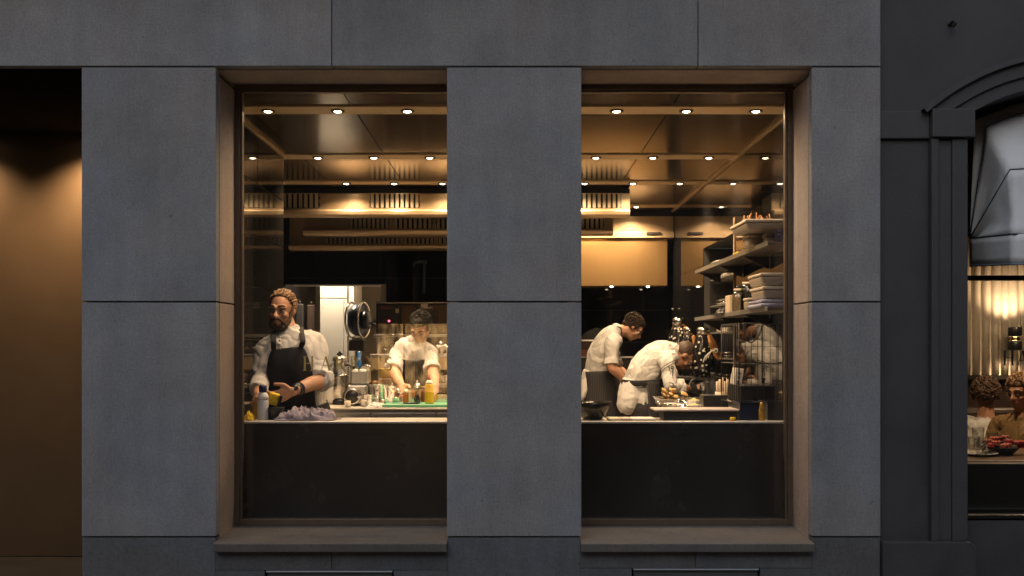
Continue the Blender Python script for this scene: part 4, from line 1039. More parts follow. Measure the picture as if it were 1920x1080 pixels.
# shelves on the right wall
shelf_m = mat('dark_shelf_metal', (0.10, 0.085, 0.07), .4, .6)
def wall_shelf(z, label, x0):
    r = empty('wall_shelf', (1.37, 1.5, z), label, 'shelf', 'dark shelves on the right wall')
    y0, y1 = 5.02 - CAMD, 7.0 - CAMD
    for k in range(3):
        a, b_ = y0 + (y1 - y0) * k / 3, y0 + (y1 - y0) * (k + 1) / 3 - .006
        MB().box(x0, RWX - .003, a, b_, z - .016, z).build('shelf_board', shelf_m, r, bevel=.003)
        MB().prism([(RWX - .003, z - .017), (x0 + .03, z - .017), (RWX - .003, z - .09)], 'y', b_ - .02, b_ - .012).build('bracket', black_matte, r)
    MB().box(x0 - .006, x0 - .0005, y0, y1, z - .018, z + .006).build('front_edge', steel_dull, r)
wall_shelf(FZ(509, 7.0), 'upper dark wall shelf carrying lidded plastic tubs', 1.29)
wall_shelf(FZ(597, 7.0), 'lower dark wall shelf with glass jars and folded cloth', 1.29)
Z1, Z2 = FZ(509, 7.0) + .001, FZ(597, 7.0) + .001
tubm = mat('milky_plastic', (0.40, 0.34, 0.27), .35); lidm = mat('milky_lid', (0.62, 0.54, 0.44), .35)
def tub(label, x0, x1, y0, y1, z, h, group='plastic tubs on the wall shelves', bm=None, lm=None):
    t = empty('plastic_tub', ((x0 + x1) / 2, (y0 + y1) / 2, z), label, 'tub', group)
    cx, cyy = (x0 + x1) / 2, (y0 + y1) / 2; wx, wy = (x1 - x0) / 2, (y1 - y0) / 2
    vs = []
    for f, zz in ((.86, z), (.97, z + h)):
        for sx, sy in ((-1, -1), (1, -1), (1, 1), (-1, 1)): vs.append((cx + sx * wx * f, cyy + sy * wy * f, zz))
    MB().add(vs, [(3, 2, 1, 0), (4, 5, 6, 7), (0, 1, 5, 4), (1, 2, 6, 5), (2, 3, 7, 6), (3, 0, 4, 7)]).build('bin', bm or tubm, t, bevel=.012)
    MB().box(x0, x1, y0, y1, z + h + .0005, z + h + .016).build('lid', lm or lidm, t, bevel=.005)
tub('small tub with white lid left under the wide lid, upper shelf', 1.245, 1.335, .76, .90, Z1, .048)
tub('second small tub under the wide lid, upper shelf', 1.315, 1.385, .66, .74, Z1, .042)
tub('dark blue tub at the right end of the upper shelf', 1.345, 1.452, .545, .64, Z1, .048, bm=blue_pl, lm=blue_pl)
tub('wide shallow white tub on top of the others, upper shelf', 1.185, 1.455, .56, .92, Z1 + .068, .036)
tub('lower of the two wide tubs on the lower shelf', 1.275, 1.455, .57, .85, Z2 + .044, .048)
tub('upper of the two wide tubs on the lower shelf', 1.265, 1.455, .57, .85, Z2 + .111, .050)
tub('small pale tub left of the wide tubs, lower shelf', 1.275, 1.335, .90, 1.00, Z2, .05)
for k, (x, y, r, h) in enumerate(((1.335, 1.12, .042, .15), (1.395, 1.05, .04, .16), (1.31, 1.24, .038, .12))):
    o = Vector((x, y, Z2))
    j = MB().lathe([(0, 0), (r, 0), (r * 1.04, .006), (r * 1.04, h * .85), (r * .8, h)], o, 20).build('glass_jar', clear_plastic, origin=o)
    tag(j, ('glass jar at the front of the lower shelf left of the wide tubs', 'taller glass jar close to the wall on the lower shelf', 'shorter glass jar farthest from the window on the lower shelf')[k], 'jar', 'glass jars on the lower shelf')
    MB().lathe([(r * .82, h), (r * .84, h + .014), (0, h + .016)], o, 20).build('lid', lidm, j)
tag(MB().box(1.285, 1.355, 1.38, 1.50, Z2, Z2 + .105).build('paper_box', mat('cream_box', (0.62, 0.50, 0.36), .7), bevel=.004), 'small cream cardboard box on the lower shelf', 'box')
crumple('dark_cloth', 'dark folded cloth in front of the cream box, lower shelf', 'cloth', (1.33, 1.66, Z2), (.13, .30, .06), black_matte, .6, seed=4.4)
tag(MB().box(1.265, 1.45, .56, .86, Z2, Z2 + .022).box(1.27, 1.45, .57, .85, Z2 + .0225, Z2 + .042).build('folded_towel', mat('blue_white_towel', (0.30, 0.30, 0.40), .9, var=.6, vscale=40, stretch=(1, 8, 1)), bevel=.009), 'folded blue and white towel under the wide tubs', 'towel')
crumple('yellow_packet', 'small yellow packet on the upper shelf', 'packet', (1.315, 1.30, Z1), (.05, .10, .03), yellow_sp, .6, seed=2.2)
crumple('flat_bag', 'flat grey bag toward the far end of the upper shelf', 'bag', (1.34, 1.85, Z1), (.12, .4, .03), mat('grey_film', (0.30, 0.28, 0.26), .3), .6, seed=6.1)
b = MB()
for k in range(14): b.cyl((1.20 + k * .012, .70 + .02 * (k % 3), Z1 + .1205), (1.20 + k * .012 + random.uniform(-.02, .02), .70 + .03 * (k % 3), Z1 + .145 + random.random() * .025), .0022, seg=6)
tag(b.build('wooden_skewers', mat('skewer_wood', (0.30, 0.13, 0.04), .6)), 'bundle of amber wooden skewers on the topmost tub', 'skewers')
# crockery in the niche
for k, z in enumerate((1.262, 1.47, 1.66, 1.86, 2.06)):
    if k: MB().box(RWX + .052, NX - .001, 6.60 - CAMD, 7.615 - CAMD, z - .012, z - .001).build('shelf', steel_dull, niche)
nd = ['lowest', 'second', 'third', 'fourth', 'top']
for k, z in enumerate((1.262, 1.47, 1.66, 1.86, 2.06)):
    for i in range(2):
        cxn, cyn = RWX + .13 + .0 * i, 7.50 - CAMD - i * .16
        n = 4 if (k % 2 == 0) else 2
        if k in (0, 1, 3):
            o = Vector((cxn, cyn, z))
            root = None
            for q in range(n):
                bb = MB().lathe([(0, q * .022), (.03, q * .022), (.068, q * .022 + .018), (.066, q * .022 + .020), (.03, q * .022 + .005), (0, q * .022 + .005)], o, 20)
                if root is None: root = tag(bb.build('bowl_stack', steel_bright, origin=o), f'stack of shiny bowls on the {nd[k]} niche shelf, {("rear", "front")[i]} one', 'bowls', 'bowl stacks in the niche')
                else: bb.build('bowl', steel_bright, root)
        else:
            o = Vector((cxn, cyn, z))
            tag(MB().lathe([(0, 0), (.05, 0), (.055, .004), (.055, .03), (.06, .032), (.05, .032), (.048, .006), (0, .006)], o, 20).build('shiny_dish', steel_bright, origin=o), f'low shiny dish on the {nd[k]} niche shelf, {("rear", "front")[i]} one', 'dish', 'dishes in the niche')
# fish jugs on a low stand at the rear of the side counter
fishpat = bpy.data.materials.new('fish_pattern'); fishpat.use_nodes = True
_n, _l = fishpat.node_tree.nodes, fishpat.node_tree.links
_g = _n.new('ShaderNodeNewGeometry'); _v = _n.new('ShaderNodeTexVoronoi'); _v.inputs['Scale'].default_value = 34
_l.new(_g.outputs['Position'], _v.inputs['Vector'])
_c = _n.new('ShaderNodeMath'); _c.operation = 'LESS_THAN'; _c.inputs[1].default_value = .30; _l.new(_v.outputs['Distance'], _c.inputs[0])
_m = _n.new('ShaderNodeMix'); _m.data_type = 'RGBA'; _m.inputs[6].default_value = (.012, .011, .010, 1); _m.inputs[7].default_value = (.75, .70, .60, 1)
_l.new(_c.outputs[0], _m.inputs[0]); _l.new(_m.outputs[2], _n['Principled BSDF'].inputs['Base Color']); _n['Principled BSDF'].inputs['Roughness'].default_value = .18
copper = mat('copper_glaze', (0.42, 0.19, 0.07), .28, .5)
st = MB().box(1.17, 1.44, 2.75, 3.55, CT + .12, CT + .14).box(1.18, 1.20, 2.78, 2.80, CT + .001, CT + .12).box(1.41, 1.43, 2.78, 2.80, CT + .001, CT + .12).box(1.18, 1.20, 3.50, 3.52, CT + .001, CT + .12).box(1.41, 1.43, 3.50, 3.52, CT + .001, CT + .12)
tag(st.build('jug_stand', black_matte), 'low black stand carrying the fish shaped jugs', 'stand')
for k, (px, py, d, sc) in enumerate(((1273, 622, 7.9, 1.0), (1318, 640, 7.35, .86), (1291, 641, 7.75, .70))):
    c = at(px, py + 30, d); base = CT + .141
    h = (FZ(py - 26, d) - base); w = .082 * sc
    r = empty('fish_jug', (c.x, c.y, base), ('tallest black jug with white dots and a copper fish face', 'fish shaped jug with a round copper eye nearest the niche', 'smaller dotted fish jug between the two others')[k], 'jug', 'fish jugs')
    o = Vector((c.x, c.y, base))
    MB().lathe([(0, 0), (w * .9, 0), (w * 1.25, h * .25), (w * 1.15, h * .55), (w * .7, h * .80), (w * .62, h * .86)], o, 24).build('body', fishpat, r)
    MB().lathe([(w * .64, h * .861), (w * .66, h * .96), (w * .5, h), (0, h)], o, 20).build('lid', chrome, r)
    hd = o + Vector((w * .85, -w * .35, h * .55))
    MB().limb([hd + Vector((-w * .3, 0, h * .26)), hd + Vector((0, 0, h * .05)), hd + Vector((w * .75, -.01, -h * .18))], [w * .35, w * .62, w * .30]).build('face', copper, r)
    ey = hd + Vector((w * .30, -w * .62, -h * .02))
    MB().lathe([(0.0, .006), (w * .10, .005), (w * .11, 0)], ey, 14, (0, -1, 0)).build('pupil', black_plastic, r)
    MB().lathe([(w * .12, .002), (w * .20, .007), (w * .26, .002), (w * .26, -.006)], ey, 16, (0, -1, 0)).build('eye_ring', MATS['porcelain'], r)
    for q in range(3):
        s0 = o + Vector((-w * .2 + q * w * .25, -w * 1.18, h * (.30 + .04 * q)))
        MB().tube([s0, s0 + Vector((w * .22, -.006, h * .12)), s0 + Vector((w * .55, .004, h * .16))], .0045, 6).build('fin_stripe', MATS['porcelain'], r)
# ================================================================== PEOPLE
def remesh(b, voxel, smooth=3, name='tmp'):
    """fuse overlapping closed shapes into one continuous skin"""
    me = b.mesh(name)
    o = bpy.data.objects.new(name, me); COL.objects.link(o)
    md = o.modifiers.new('r', 'REMESH'); md.mode = 'VOXEL'; md.voxel_size = voxel
    if smooth:
        ms = o.modifiers.new('s', 'SMOOTH'); ms.iterations = smooth; ms.factor = 0.5
    dg = bpy.context.evaluated_depsgraph_get()
    ev = bpy.data.meshes.new_from_object(o.evaluated_get(dg))
    bpy.data.objects.remove(o); bpy.data.meshes.remove(me)
    return ev
def finish(me, name, material, parent=None, origin=None, disp=None):
    if disp:
        amp, fr, st = disp
        n = len(me.vertices); cs = [0.0] * (3 * n); ns = [0.0] * (3 * n)
        me.vertices.foreach_get('co', cs); me.vertex_normals.foreach_get('vector', ns)
        for i in range(0, 3 * n, 3):
            p = Vector((cs[i] * st[0], cs[i + 1] * st[1], cs[i + 2] * st[2])) * fr
            w = Vector((noise.noise(p * .5), noise.noise(p * .5 + Vector((3, 1, 8))), 0)) * 0.9
            q = noise.noise(p * .55 + w); r = (1 - abs(noise.noise(p * 0.8 + w))) ** 6; r2 = (1 - abs(noise.noise(p * 1.7 + w * 2 + Vector((7, 3, 1))))) ** 8
            a = amp * (0.6 * q + 0.9 * r - 0.55 * r2 - 0.15)
            cs[i] += ns[i] * a; cs[i + 1] += ns[i + 1] * a; cs[i + 2] += ns[i + 2] * a
        me.vertices.foreach_set('co', cs)
    org = wloc(parent) if parent is not None else Vector(origin)
    me.transform(Matrix.Translation(-org))
    me.polygons.foreach_set('use_smooth', [True] * len(me.polygons))
    me.materials.clear(); me.materials.append(material); me.update(); me.name = name
    o = bpy.data.objects.new(name, me); COL.objects.link(o)
    if parent is not None: o.parent = parent
    else: o.location = org
    return o
HK = 0.90
def head_frame(c, yaw, pitch, roll=0.0):
    return Matrix.Translation(Vector(c)) @ Euler((0, 0, radians(yaw))).to_matrix().to_4x4() @ Euler((radians(pitch), 0, 0)).to_matrix().to_4x4() @ Euler((0, radians(roll), 0)).to_matrix().to_4x4() @ Matrix.Scale(HK, 4)
class Loc:
    """shapes placed in a local frame"""
    def __init__(s, b, M): s.b, s.M, s.R = b, M, M.to_3x3()
    def ball(s, c, r): s.b.ball(s.M @ Vector(c), r, s.R)
    def limb(s, pts, r, side=None): s.b.limb([s.M @ Vector(p) for p in pts], r, s.R @ Vector(side) if side else None, n=4)
def add_head(b, M, k=1.0):
    h = Loc(b, M @ Matrix.Scale(k, 4))
    K = k
    def B(c, r): b.ball(h.M @ Vector(c), tuple(x * K for x in r), M.to_3x3())
    def Lm(p, r): b.limb([h.M @ Vector(q) for q in p], [x * HK for x in r], n=4)
    B((0, .014, .030), (.069, .094, .086))
    B((0, -.014, -.030), (.055, .072, .082))
    B((0, -.058, -.092), (.026, .022, .020))
    B((0, -.030, -.075), (.044, .048, .035))
    Lm([(0, -.082, .020), (0, -.094, -.002), (0, -.108, -.026)], [.008, .010, .0145])
    for s_ in (-1, 1):
        B((s_ * .013, -.094, -.028), (.009, .011, .008))
        Lm([(s_ * .008, -.084, .024), (s_ * .030, -.082, .030), (s_ * .052, -.066, .024)], [.010, .011, .009])
        B((s_ * .041, -.060, -.020), (.018, .020, .018))
        B((s_ * .071, .006, -.002), (.010, .019, .028))
    Lm([(-.024, -.080, -.054), (0, -.088, -.052), (.024, -.080, -.054)], [.006, .0085, .006])
    Lm([(-.020, -.080, -.065), (0, -.087, -.066), (.020, -.080, -.065)], [.006, .009, .006])
def add_hand(b, wrist, d, thumb, k=1.0, curl=0.5, spread=1.0):
    """palm and five separate fingers. d: pointing direction, thumb: direction the thumb leaves the palm"""
    d = Vector(d).normalized(); t = Vector(thumb); t = (t - d * t.dot(d)).normalized(); nrm = d.cross(t).normalized()
    w = Vector(wrist)
    b.limb([w - d * .03, w + d * .02, w + d * .055, w + d * .085], [(.024 * k, .019 * k), (.030 * k, .017 * k), (.040 * k, .015 * k), (.037 * k, .012 * k)], side=t, n=4)
    lens = (.075, .084, .078, .062)
    for i, L in enumerate(lens):
        off = t * (.029 - i * .0195) * k * spread
        p0 = w + d * .075 * k + off
        a1, a2, a3 = curl * .5, curl * 1.1, curl * 1.6
        pts = [p0]
        for a, f in ((a1, .45), (a2, .32), (a3, .23)):
            pts.append(pts[-1] + (d * cos(a) + nrm * sin(a)) * L * f * k)
        b.limb(pts, [.0098 * k, .0095 * k, .0088 * k, .0075 * k], seg=10, n=3)
    p0 = w + d * .018 * k + t * .026 * k
    pts = [p0, p0 + (d * .5 + t * .75 + nrm * .15).normalized() * .032 * k, p0 + (d * .5 + t * .75 + nrm * .15).normalized() * .032 * k + (d * .9 + t * .25 + nrm * .4).normalized() * .045 * k]
    b.limb(pts, [.014 * k, .0115 * k, .009 * k], seg=10, n=4)
def shell(P, R, side, a0, a1, off, nseg=22, n=6, flare=None):
    """open cloth panel wrapped round a lofted trunk between angles a0..a1 (degrees, 0 = side direction)"""
    P2 = catmull(P, n); ra = catmull([r[0] for r in R], n); rb = catmull([r[1] for r in R], n)
    rows, uvs = [], []
    side = Vector(side)
    for i, c in enumerate(P2):
        T = (P2[min(i + 1, len(P2) - 1)] - P2[max(i - 1, 0)]).normalized()
        U = (side - T * side.dot(T)).normalized(); V = T.cross(U)
        t = i / (len(P2) - 1)
        lo = a0[0] + (a0[1] - a0[0]) * t; hi = a1[0] + (a1[1] - a1[0]) * t
        row, uu = [], []
        for k in range(nseg + 1):
            a = radians(lo + (hi - lo) * k / nseg)
            wob = .004 * sin(a * 9 + t * 2) * t + .004 * noise.noise(c * 9 + Vector((a * 2, 0, 0)))
            row.append(c + U * (ra[i] + off + wob) * cos(a) + V * (rb[i] + off + wob) * sin(a)); uu.append((a, t))
        rows.append(row); uvs.append(uu)
    return MB().grid(rows, uvs)
def rad(R, f=1.0, add=0.0): return [(a * f + add, b * f + add) for a, b in R]

brow_m = mat('eyebrow_hair', (.03, .018, .011), .8)
def person(label, spine, R, side, head_c, head_rot, arms, legs, skin_m, shirt_m, sleeves='rolled', voxel=.0075, head_k=1.0, glove=None, group='chefs at work in the kitchen', sleeve_end=(1.0, 1.0), hip_tail=None, collar=True, trousers=trouser, shirt_disp=(.0105, 12, (1, 1, .6)), hand_k=1.0):
    """spine: points pelvis..neck base; arms: two lists [shoulder, elbow, wrist, hand dir, thumb dir, curl]; legs: two lists [hip, knee, ankle]"""
    foot = min((l[-1] for l in legs), key=lambda v: v.z)
    org = Vector((sum(l[-1].x for l in legs) / 2, sum(l[-1].y for l in legs) / 2, foot.z - .08))
    side = Vector(side)
    fwd = Vector((0, 0, 1)).cross(side)
    M = head_frame(head_c, *head_rot)
    b = MB()
    b.limb(spine, rad(R, .86), side, 20, 5)
    neck_top = M @ Vector((0, .022, -.055))
    b.limb([spine[-1], (spine[-1] + neck_top) / 2, neck_top, M @ Vector((0, .01, 0))], [.062, .054, .052, .05], n=4)
    add_head(b, M, head_k)
    for s_, el, wr, hd, th, cu in arms:
        b.limb([s_, (s_ + el) / 2, el, (el * .65 + wr * .35), wr], [.050, .046, .039, .040, .025], n=4)
        add_hand(b, wr, hd, th, hand_k, cu)
    for l in legs: b.limb(l, [.080, .055, .040], n=4)
    body = finish(remesh(b, voxel, 2), 'person', skin_m, None, org)
    tag(body, label, 'person', group)
    # shirt: trunk and sleeves fused
    sb = MB()
    sp = list(spine); Rr = list(R)
    sb.limb(sp, rad(Rr, 1.0, .006), side, 24, 5)
    nk = sp[-1]
    for (s_, el, wr, hd, th, cu), se in zip(arms, sleeve_end):
        inner = nk.lerp(s_, .45) - Vector((0, 0, .02))
        pts = [inner, s_, (s_ + el) / 2, el]; rr = [.070, .061, .054, .050]
        if se > 1.0:
            e2 = el.lerp(wr, se - 1.0); pts.append(e2); rr.append(.046 if se > 1.5 else .054)
        elif se < 1.0:
            pts[-1] = s_.lerp(el, se); pts[-2] = s_.lerp(el, se / 2)
        sb.limb(pts, rr, n=5, round_ends=False)
        if se < 1.6:      # turned-up cuff
            e = pts[-1]; dr = (pts[-1] - pts[-2]).normalized()
            sb.limb([e - dr * .045, e], [rr[-1] + .010, rr[-1] + .012], n=3, round_ends=False)
    if collar:
        up = (neck_top - nk).normalized()
        sb.limb([nk - up * .02, nk + up * .030], [.070, .063], n=3, round_ends=False)
    finish(remesh(sb, .0065, 2), 'shirt', shirt_m, body, disp=shirt_disp)
    # trousers and shoes
    tb_ = MB()
    tb_.limb([spine[0] + Vector((0, 0, .04)), spine[0] - Vector((0, 0, .08))], [(R[0][0] * .98, R[0][1] * .98)] * 2, side, n=3)
    for l in legs: tb_.limb(l, [.094, .070, .058], n=4)
    finish(remesh(tb_, .014, 2), 'trousers', trousers, body, disp=(.006, 12, (1, 1, .5)))
    for l in legs:
        a = l[-1]
        MB().limb([a + Vector((0, 0, -.045)) - fwd * .05, a + Vector((0, 0, -.045)) + fwd * .06, a + Vector((0, 0, -.058)) + fwd * .15], [(.045, .036), (.048, .034), (.040, .022)], side, n=4).build('shoe', shoe_mat, body)
    for s_ in (-1, 1):
        MB().ball(M @ Vector((s_ * .030, -.0735, .003)), .0115).build('eye', eye_mat, body)
        MB().limb([M @ Vector((s_ * .012, -.094, .0335)), M @ Vector((s_ * .030, -.0915, .0405)), M @ Vector((s_ * .050, -.074, .034))], [(.0035, .003), (.004, .003), (.0028, .0025)], n=4).build('eyebrow', brow_m, body)
    return body, M
def hair_cap(body, M, m, k=1.0, blobs=(), amp=.005, freq=50, st=(1, 1, 1), voxel=.006):
    b = MB()
    R3 = M.to_3x3()
    for c, r in blobs: b.ball(M @ Vector(c), tuple(x * k for x in r), R3)
    return finish(remesh(b, voxel, 1), 'hair', m, body, disp=(amp, freq, st))
def tufts(body, M, m, n=170, L=.034, zmin=-.2, out=1.0, wave=0.0, rad_=1.0, seed=5):
    b = MB(); C = Vector((0, .026, .036)); k = 0; rr = Vector((.0775, .092, .089))
    rnd = random.Random(seed)
    while k < n:
        v = Vector((rnd.gauss(0, 1), rnd.gauss(0, 1), rnd.gauss(0, 1))).normalized()
        if v.z < zmin or (v.y < -.55 and v.z < .62): continue
        k += 1
        p = C + Vector((v.x * rr.x, v.y * rr.y, v.z * rr.z)) * 1.0
        tan = Vector((rnd.gauss(0, .5), -.4 + rnd.gauss(0, .5), -.3)); tan = (tan - v * tan.dot(v)).normalized()
        bi = v.cross(tan)
        pts = [p - tan * L * .4, p + v * .006 * out + bi * wave, p + tan * L * .25 + v * .009 * out - bi * wave, p + tan * L * .5 + v * (.003 + rnd.random() * .006) * out]
        b.limb([M @ q for q in pts], [.0035 * rad_, .0045 * rad_, .004 * rad_, .0012], seg=5, n=3)
    b.build('hair_tufts', m, body)
short_hair = [((0, .026, .038), (.0785, .092, .088)), ((0, -.020, .078), (.060, .058, .040)), ((-.062, .02, .01), (.018, .045, .04)), ((.062, .02, .01), (.018, .045, .04)), ((0, .072, -.010), (.058, .036, .045))]
def legs_for(pelvis, side, gap=.095, fl=KF):
    side = Vector(side); out = []
    for s_ in (-1, 1):
        h = pelvis + side * gap * s_
        out.append([h - Vector((0, 0, .02)), Vector((h.x, h.y, (h.z + fl) / 2 + .03)), Vector((h.x, h.y, fl + .085))])
    return out
XS, YS = Vector((1, 0, 0)), Vector((0, 1, 0))

# ---- chef at the sink, left window
sp1 = [at(556, 800, 5.50), at(553, 752, 5.48), at(549, 692, 5.44), at(545, 648, 5.44), at(541, 626, 5.45)]
R1 = [(.165, .115), (.150, .105), (.172, .118), (.150, .090), (.070, .062)]
L1 = at(499, 655, 5.42); L1e = at(490, 712, 5.36); L1w = at(483, 741, 5.17)
Q1 = at(592, 645, 5.48); Q1e = at(602, 712, 5.36); Q1w = at(549, 734, 5.15)
chef1, M1 = person('chef with tied back hair, beard and black apron facing the street', sp1, R1, XS, at(529, 582, 5.43), (-9, 8, 3),
                   [[L1, L1e, L1w, Vector((.30, -.75, -.35)), Vector((.8, .2, .6)), .9], [Q1, Q1e, Q1w, Vector((-.80, -.30, -.30)), Vector((.1, -.35, .95)), .8]],
                   legs_for(sp1[0], XS), skin, white_cotton, sleeve_end=(1.72, 1.04), voxel=.006)
hair_cap(chef1, M1, hair_blond, 1.0, [((0, .030, .042), (.073, .090, .085)), ((0, .006, .090), (.054, .060, .030)), ((-.060, .022, .015), (.021, .045, .045)), ((.060, .022, .015), (.021, .045, .045)), ((0, .098, .055), (.030, .028, .030)), ((0, .070, -.01), (.056, .04, .05))], .002, 24, (3, .5, 1.6), .005)
hs, hl = MB(), MB()
for i in range(46):
    ph = radians(-98 + 196 * i / 45 + random.uniform(-3, 3))
    t0 = radians(48 + 24 * (abs(ph) / 1.6) ** 2 + random.uniform(-4, 4)); t1 = radians(158)
    pts = []
    for k in range(9):
        t = t0 + (t1 - t0) * k / 8; lift = 1.03 + .075 * noise.noise(Vector((i * .9, k * .9, 0))) + .05 * (1 - k / 8) ** 2
        pts.append(M1 @ (Vector((0, .020, .036)) + Vector((.0725 * sin(ph + .10 * sin(k * 1.3 + i)) * sin(t), -.093 * cos(t), .0865 * cos(ph) * sin(t))) * lift))
    (hs if i % 3 else hl).limb(pts, [.0022] + [.0052] * 7 + [.002], seg=6, n=3)
hs.build('hair_strands', hair_blond, chef1)
hl.build('hair_strands', hair_light, chef1)  # paler strands stand in for glints of light on the slicked hair
bb = MB()
for s_ in (-1, 1):
    bb.limb([M1 @ Vector((s_ * .066, -.014, .0)), M1 @ Vector((s_ * .062, -.034, -.045)), M1 @ Vector((s_ * .044, -.056, -.085)), M1 @ Vector((0, -.068, -.105))], [.007, .010, .014, .017], n=5)
    bb.limb([M1 @ Vector((0, -.090, -.041)), M1 @ Vector((s_ * .022, -.085, -.044)), M1 @ Vector((s_ * .036, -.070, -.068))], [.0075, .0075, .008], n=4)
bb.ball(M1 @ Vector((0, -.050, -.098)), (.036, .032, .028), M1.to_3x3())
finish(remesh(bb, .005, 1), 'beard', beard_brown, chef1, disp=(.004, 90, (1, 1, .5)))
# apron: bib, skirt, straps
Ra = rad(R1, 1.0, .012)
bib = shell([sp1[1] + Vector((0, 0, -.02)), sp1[2], sp1[2].lerp(sp1[3], .86)], [Ra[1], Ra[2], (Ra[2][0] * .92, Ra[2][1] * .90)], XS, (-143, -116), (-37, -60), .006)
bib.build('apron_bib', apron_black, chef1, solid=.004)
low = sp1[0] - Vector((0, 0, .38))
shell([low, sp1[0], sp1[1] + Vector((0, 0, -.01))], [(.20, .15), (.185, .135), (Ra[1][0] + .006, Ra[1][1] + .006)], XS, (-195, -200), (15, 20), .010).build('apron_skirt', apron_black, chef1, solid=.004)
top_l, top_r = bib.v[-23 + 1], bib.v[-2]
nb = sp1[-1]
MB().limb([top_l, at(513, 640, 5.30), nb + Vector((-.075, -.035, .012)), nb + Vector((-.055, .05, .035))], [(.014, .004)] * 4, XS, n=6).build('apron_strap', apron_black, chef1)
MB().limb([top_r, at(568, 640, 5.30), nb + Vector((.078, -.035, .016)), nb + Vector((.060, .05, .035))], [(.014, .004)] * 4, XS, n=6).build('apron_strap', apron_black, chef1)
# shirt placket and buttons
for k in range(4):
    p = at(533 + k * .5, 632 + k * 7, 5.44); p.y = sp1[3].y - .105 - .006 * k
    MB().lathe([(.006, 0), (.006, .003), (0, .004)], p, 10, (0, -1, 0)).build('button', mat('shirt_button', (.35, .33, .32), .4), chef1)
# watch and bracelets
wd = (Q1w - Q1e).normalized()
for k, (f, r, m_) in enumerate(((-.030, .0335, black_plastic), (-.048, .031, black_matte), (-.060, .031, mat('bracelet', (.06, .05, .05), .6)))):
    c = Q1w + wd * f
    MB().lathe([(r, -.010 if k == 0 else -.004), (r + .003, 0), (r, .010 if k == 0 else .004)], c, 20, wd, cap=False).build('watch' if k == 0 else 'bracelet', m_, chef1, solid=.003)
MB().lathe([(.018, 0), (.018, .008), (0, .009)], Q1w + wd * -.030 + Vector((0, -.030, .014)), 18, (0, -.9, .4)).build('watch_face', black_plastic, chef1)
# things he holds
sg = MB(); c = at(513, 748, 5.04)
sg.obox(c, (.055, .04, .062), (.2, .3, .2))
so = sg.build('yellow_sponge', yellow_sp, bevel=.008); tag(so, 'yellow sponge held in the hands of the chef at the sink', 'sponge')
MB().obox(c + Vector((.034, .0, -.004)), (.014, .038, .05), (.2, .3, .2)).build('scouring_pad', black_matte, so)

# ---- rear chef reaching over the prep counter
sp2 = [at(777, 752, 7.18), at(776, 722, 7.14), at(774, 684, 7.02), at(774, 657, 6.96), at(779, 645, 6.95)]
R2 = [(.160, .115), (.150, .105), (.165, .115), (.140, .090), (.068, .060)]
chef2, M2 = person('dark haired chef leaning over the green board with a squeeze bottle', sp2, R2, XS, at(788, 615, 6.90), (-14, 40, 4),
                   [[at(746, 662, 6.96), at(737, 694, 6.80), at(752, 722, 6.50), Vector((.18, -.55, -.62)), Vector((.85, -.2, .3)), .8], [at(804, 662, 6.98), at(811, 696, 6.86), at(816, 726, 6.60), Vector((-.1, -.5, -.6)), Vector((-.8, -.2, .3)), .8]],
                   legs_for(sp2[0], XS), skin, white_cotton, sleeve_end=(1.0, .95))
hair_cap(chef2, M2, hair_black, 1.0, short_hair + [((0, -.04, .092), (.05, .045, .028))])
tufts(chef2, M2, hair_black)
shell([sp2[1] - Vector((0, 0, .02)), sp2[2], sp2[3] - Vector((0, 0, .01))], [(.162, .117), (.178, .128), (.150, .104)], XS, (-145, -120), (-35, -55), .006).build('apron_bib', apron_stripe, chef2, solid=.004)
shell([sp2[0] - Vector((0, 0, .38)), sp2[0], sp2[1]], [(.20, .15), (.185, .135), (.165, .12)], XS, (-195, -195), (15, 15), .010).build('apron_skirt', apron_stripe, chef2, solid=.004)

# ---- chef in profile, right window (faces right: side axis is into the room)
sp3 = [at(1126, 752, 8.32), at(1124, 696, 8.32), at(1131, 662, 8.32), at(1144, 634, 8.32), at(1157, 622, 8.32)]
R3 = [(.155, .125), (.140, .110), (.160, .116), (.135, .092), (.064, .058)]
SD = Vector((0, -1, 0))     # right-facing body: its right side is towards the street
chef3, M3 = person('chef in profile with short dark hair looking down beside the centre pier', sp3, R3, SD, at(1187, 614, 8.32), (88, 44, 0),
                   [[at(1147, 648, 8.14), at(1147, 688, 8.08), at(1170, 712, 8.10), Vector((.85, .15, -.4)), Vector((.2, .6, .7)), .9], [at(1147, 648, 8.50), at(1155, 688, 8.52), at(1180, 708, 8.44), Vector((.85, -.15, -.4)), Vector((.2, -.6, .7)), .9]],
                   legs_for(sp3[0], SD), skin, white_cotton, sleeve_end=(.92, .92), voxel=.0085)
hair_cap(chef3, M3, hair_brown, 1.0, short_hair)
tufts(chef3, M3, hair_brown)
shell([sp3[0] - Vector((0, 0, .45)), sp3[0], sp3[1] + Vector((0, 0, .005))], [(.19, .165), (.180, .152), (.160, .135)], SD, (-60, -60), (215, 215), .012, 40).build('apron_skirt', apron_stripe, chef3, solid=.004)
MB().limb([sp3[2] + Vector((.13, -.06, .02)), sp3[3] + Vector((.085, -.07, .04)), sp3[4] + Vector((.02, -.055, .035)), sp3[4] + Vector((-.05, 0, .05))], [(.010, .004)] * 4, SD, n=6).build('apron_strap', apron_black, chef3)
tl = MB().limb([sp3[1] + Vector((-.10, 0, -.01)), sp3[0] + Vector((-.135, 0, .12)), sp3[0] + Vector((-.155, 0, .03))], [(.10, .04), (.13, .045), (.14, .03)], SD, n=5)
finish(remesh(tl, .010, 2), 'shirt_tail', white_cotton, chef3, disp=(.006, 18, (1, 1, .6)))

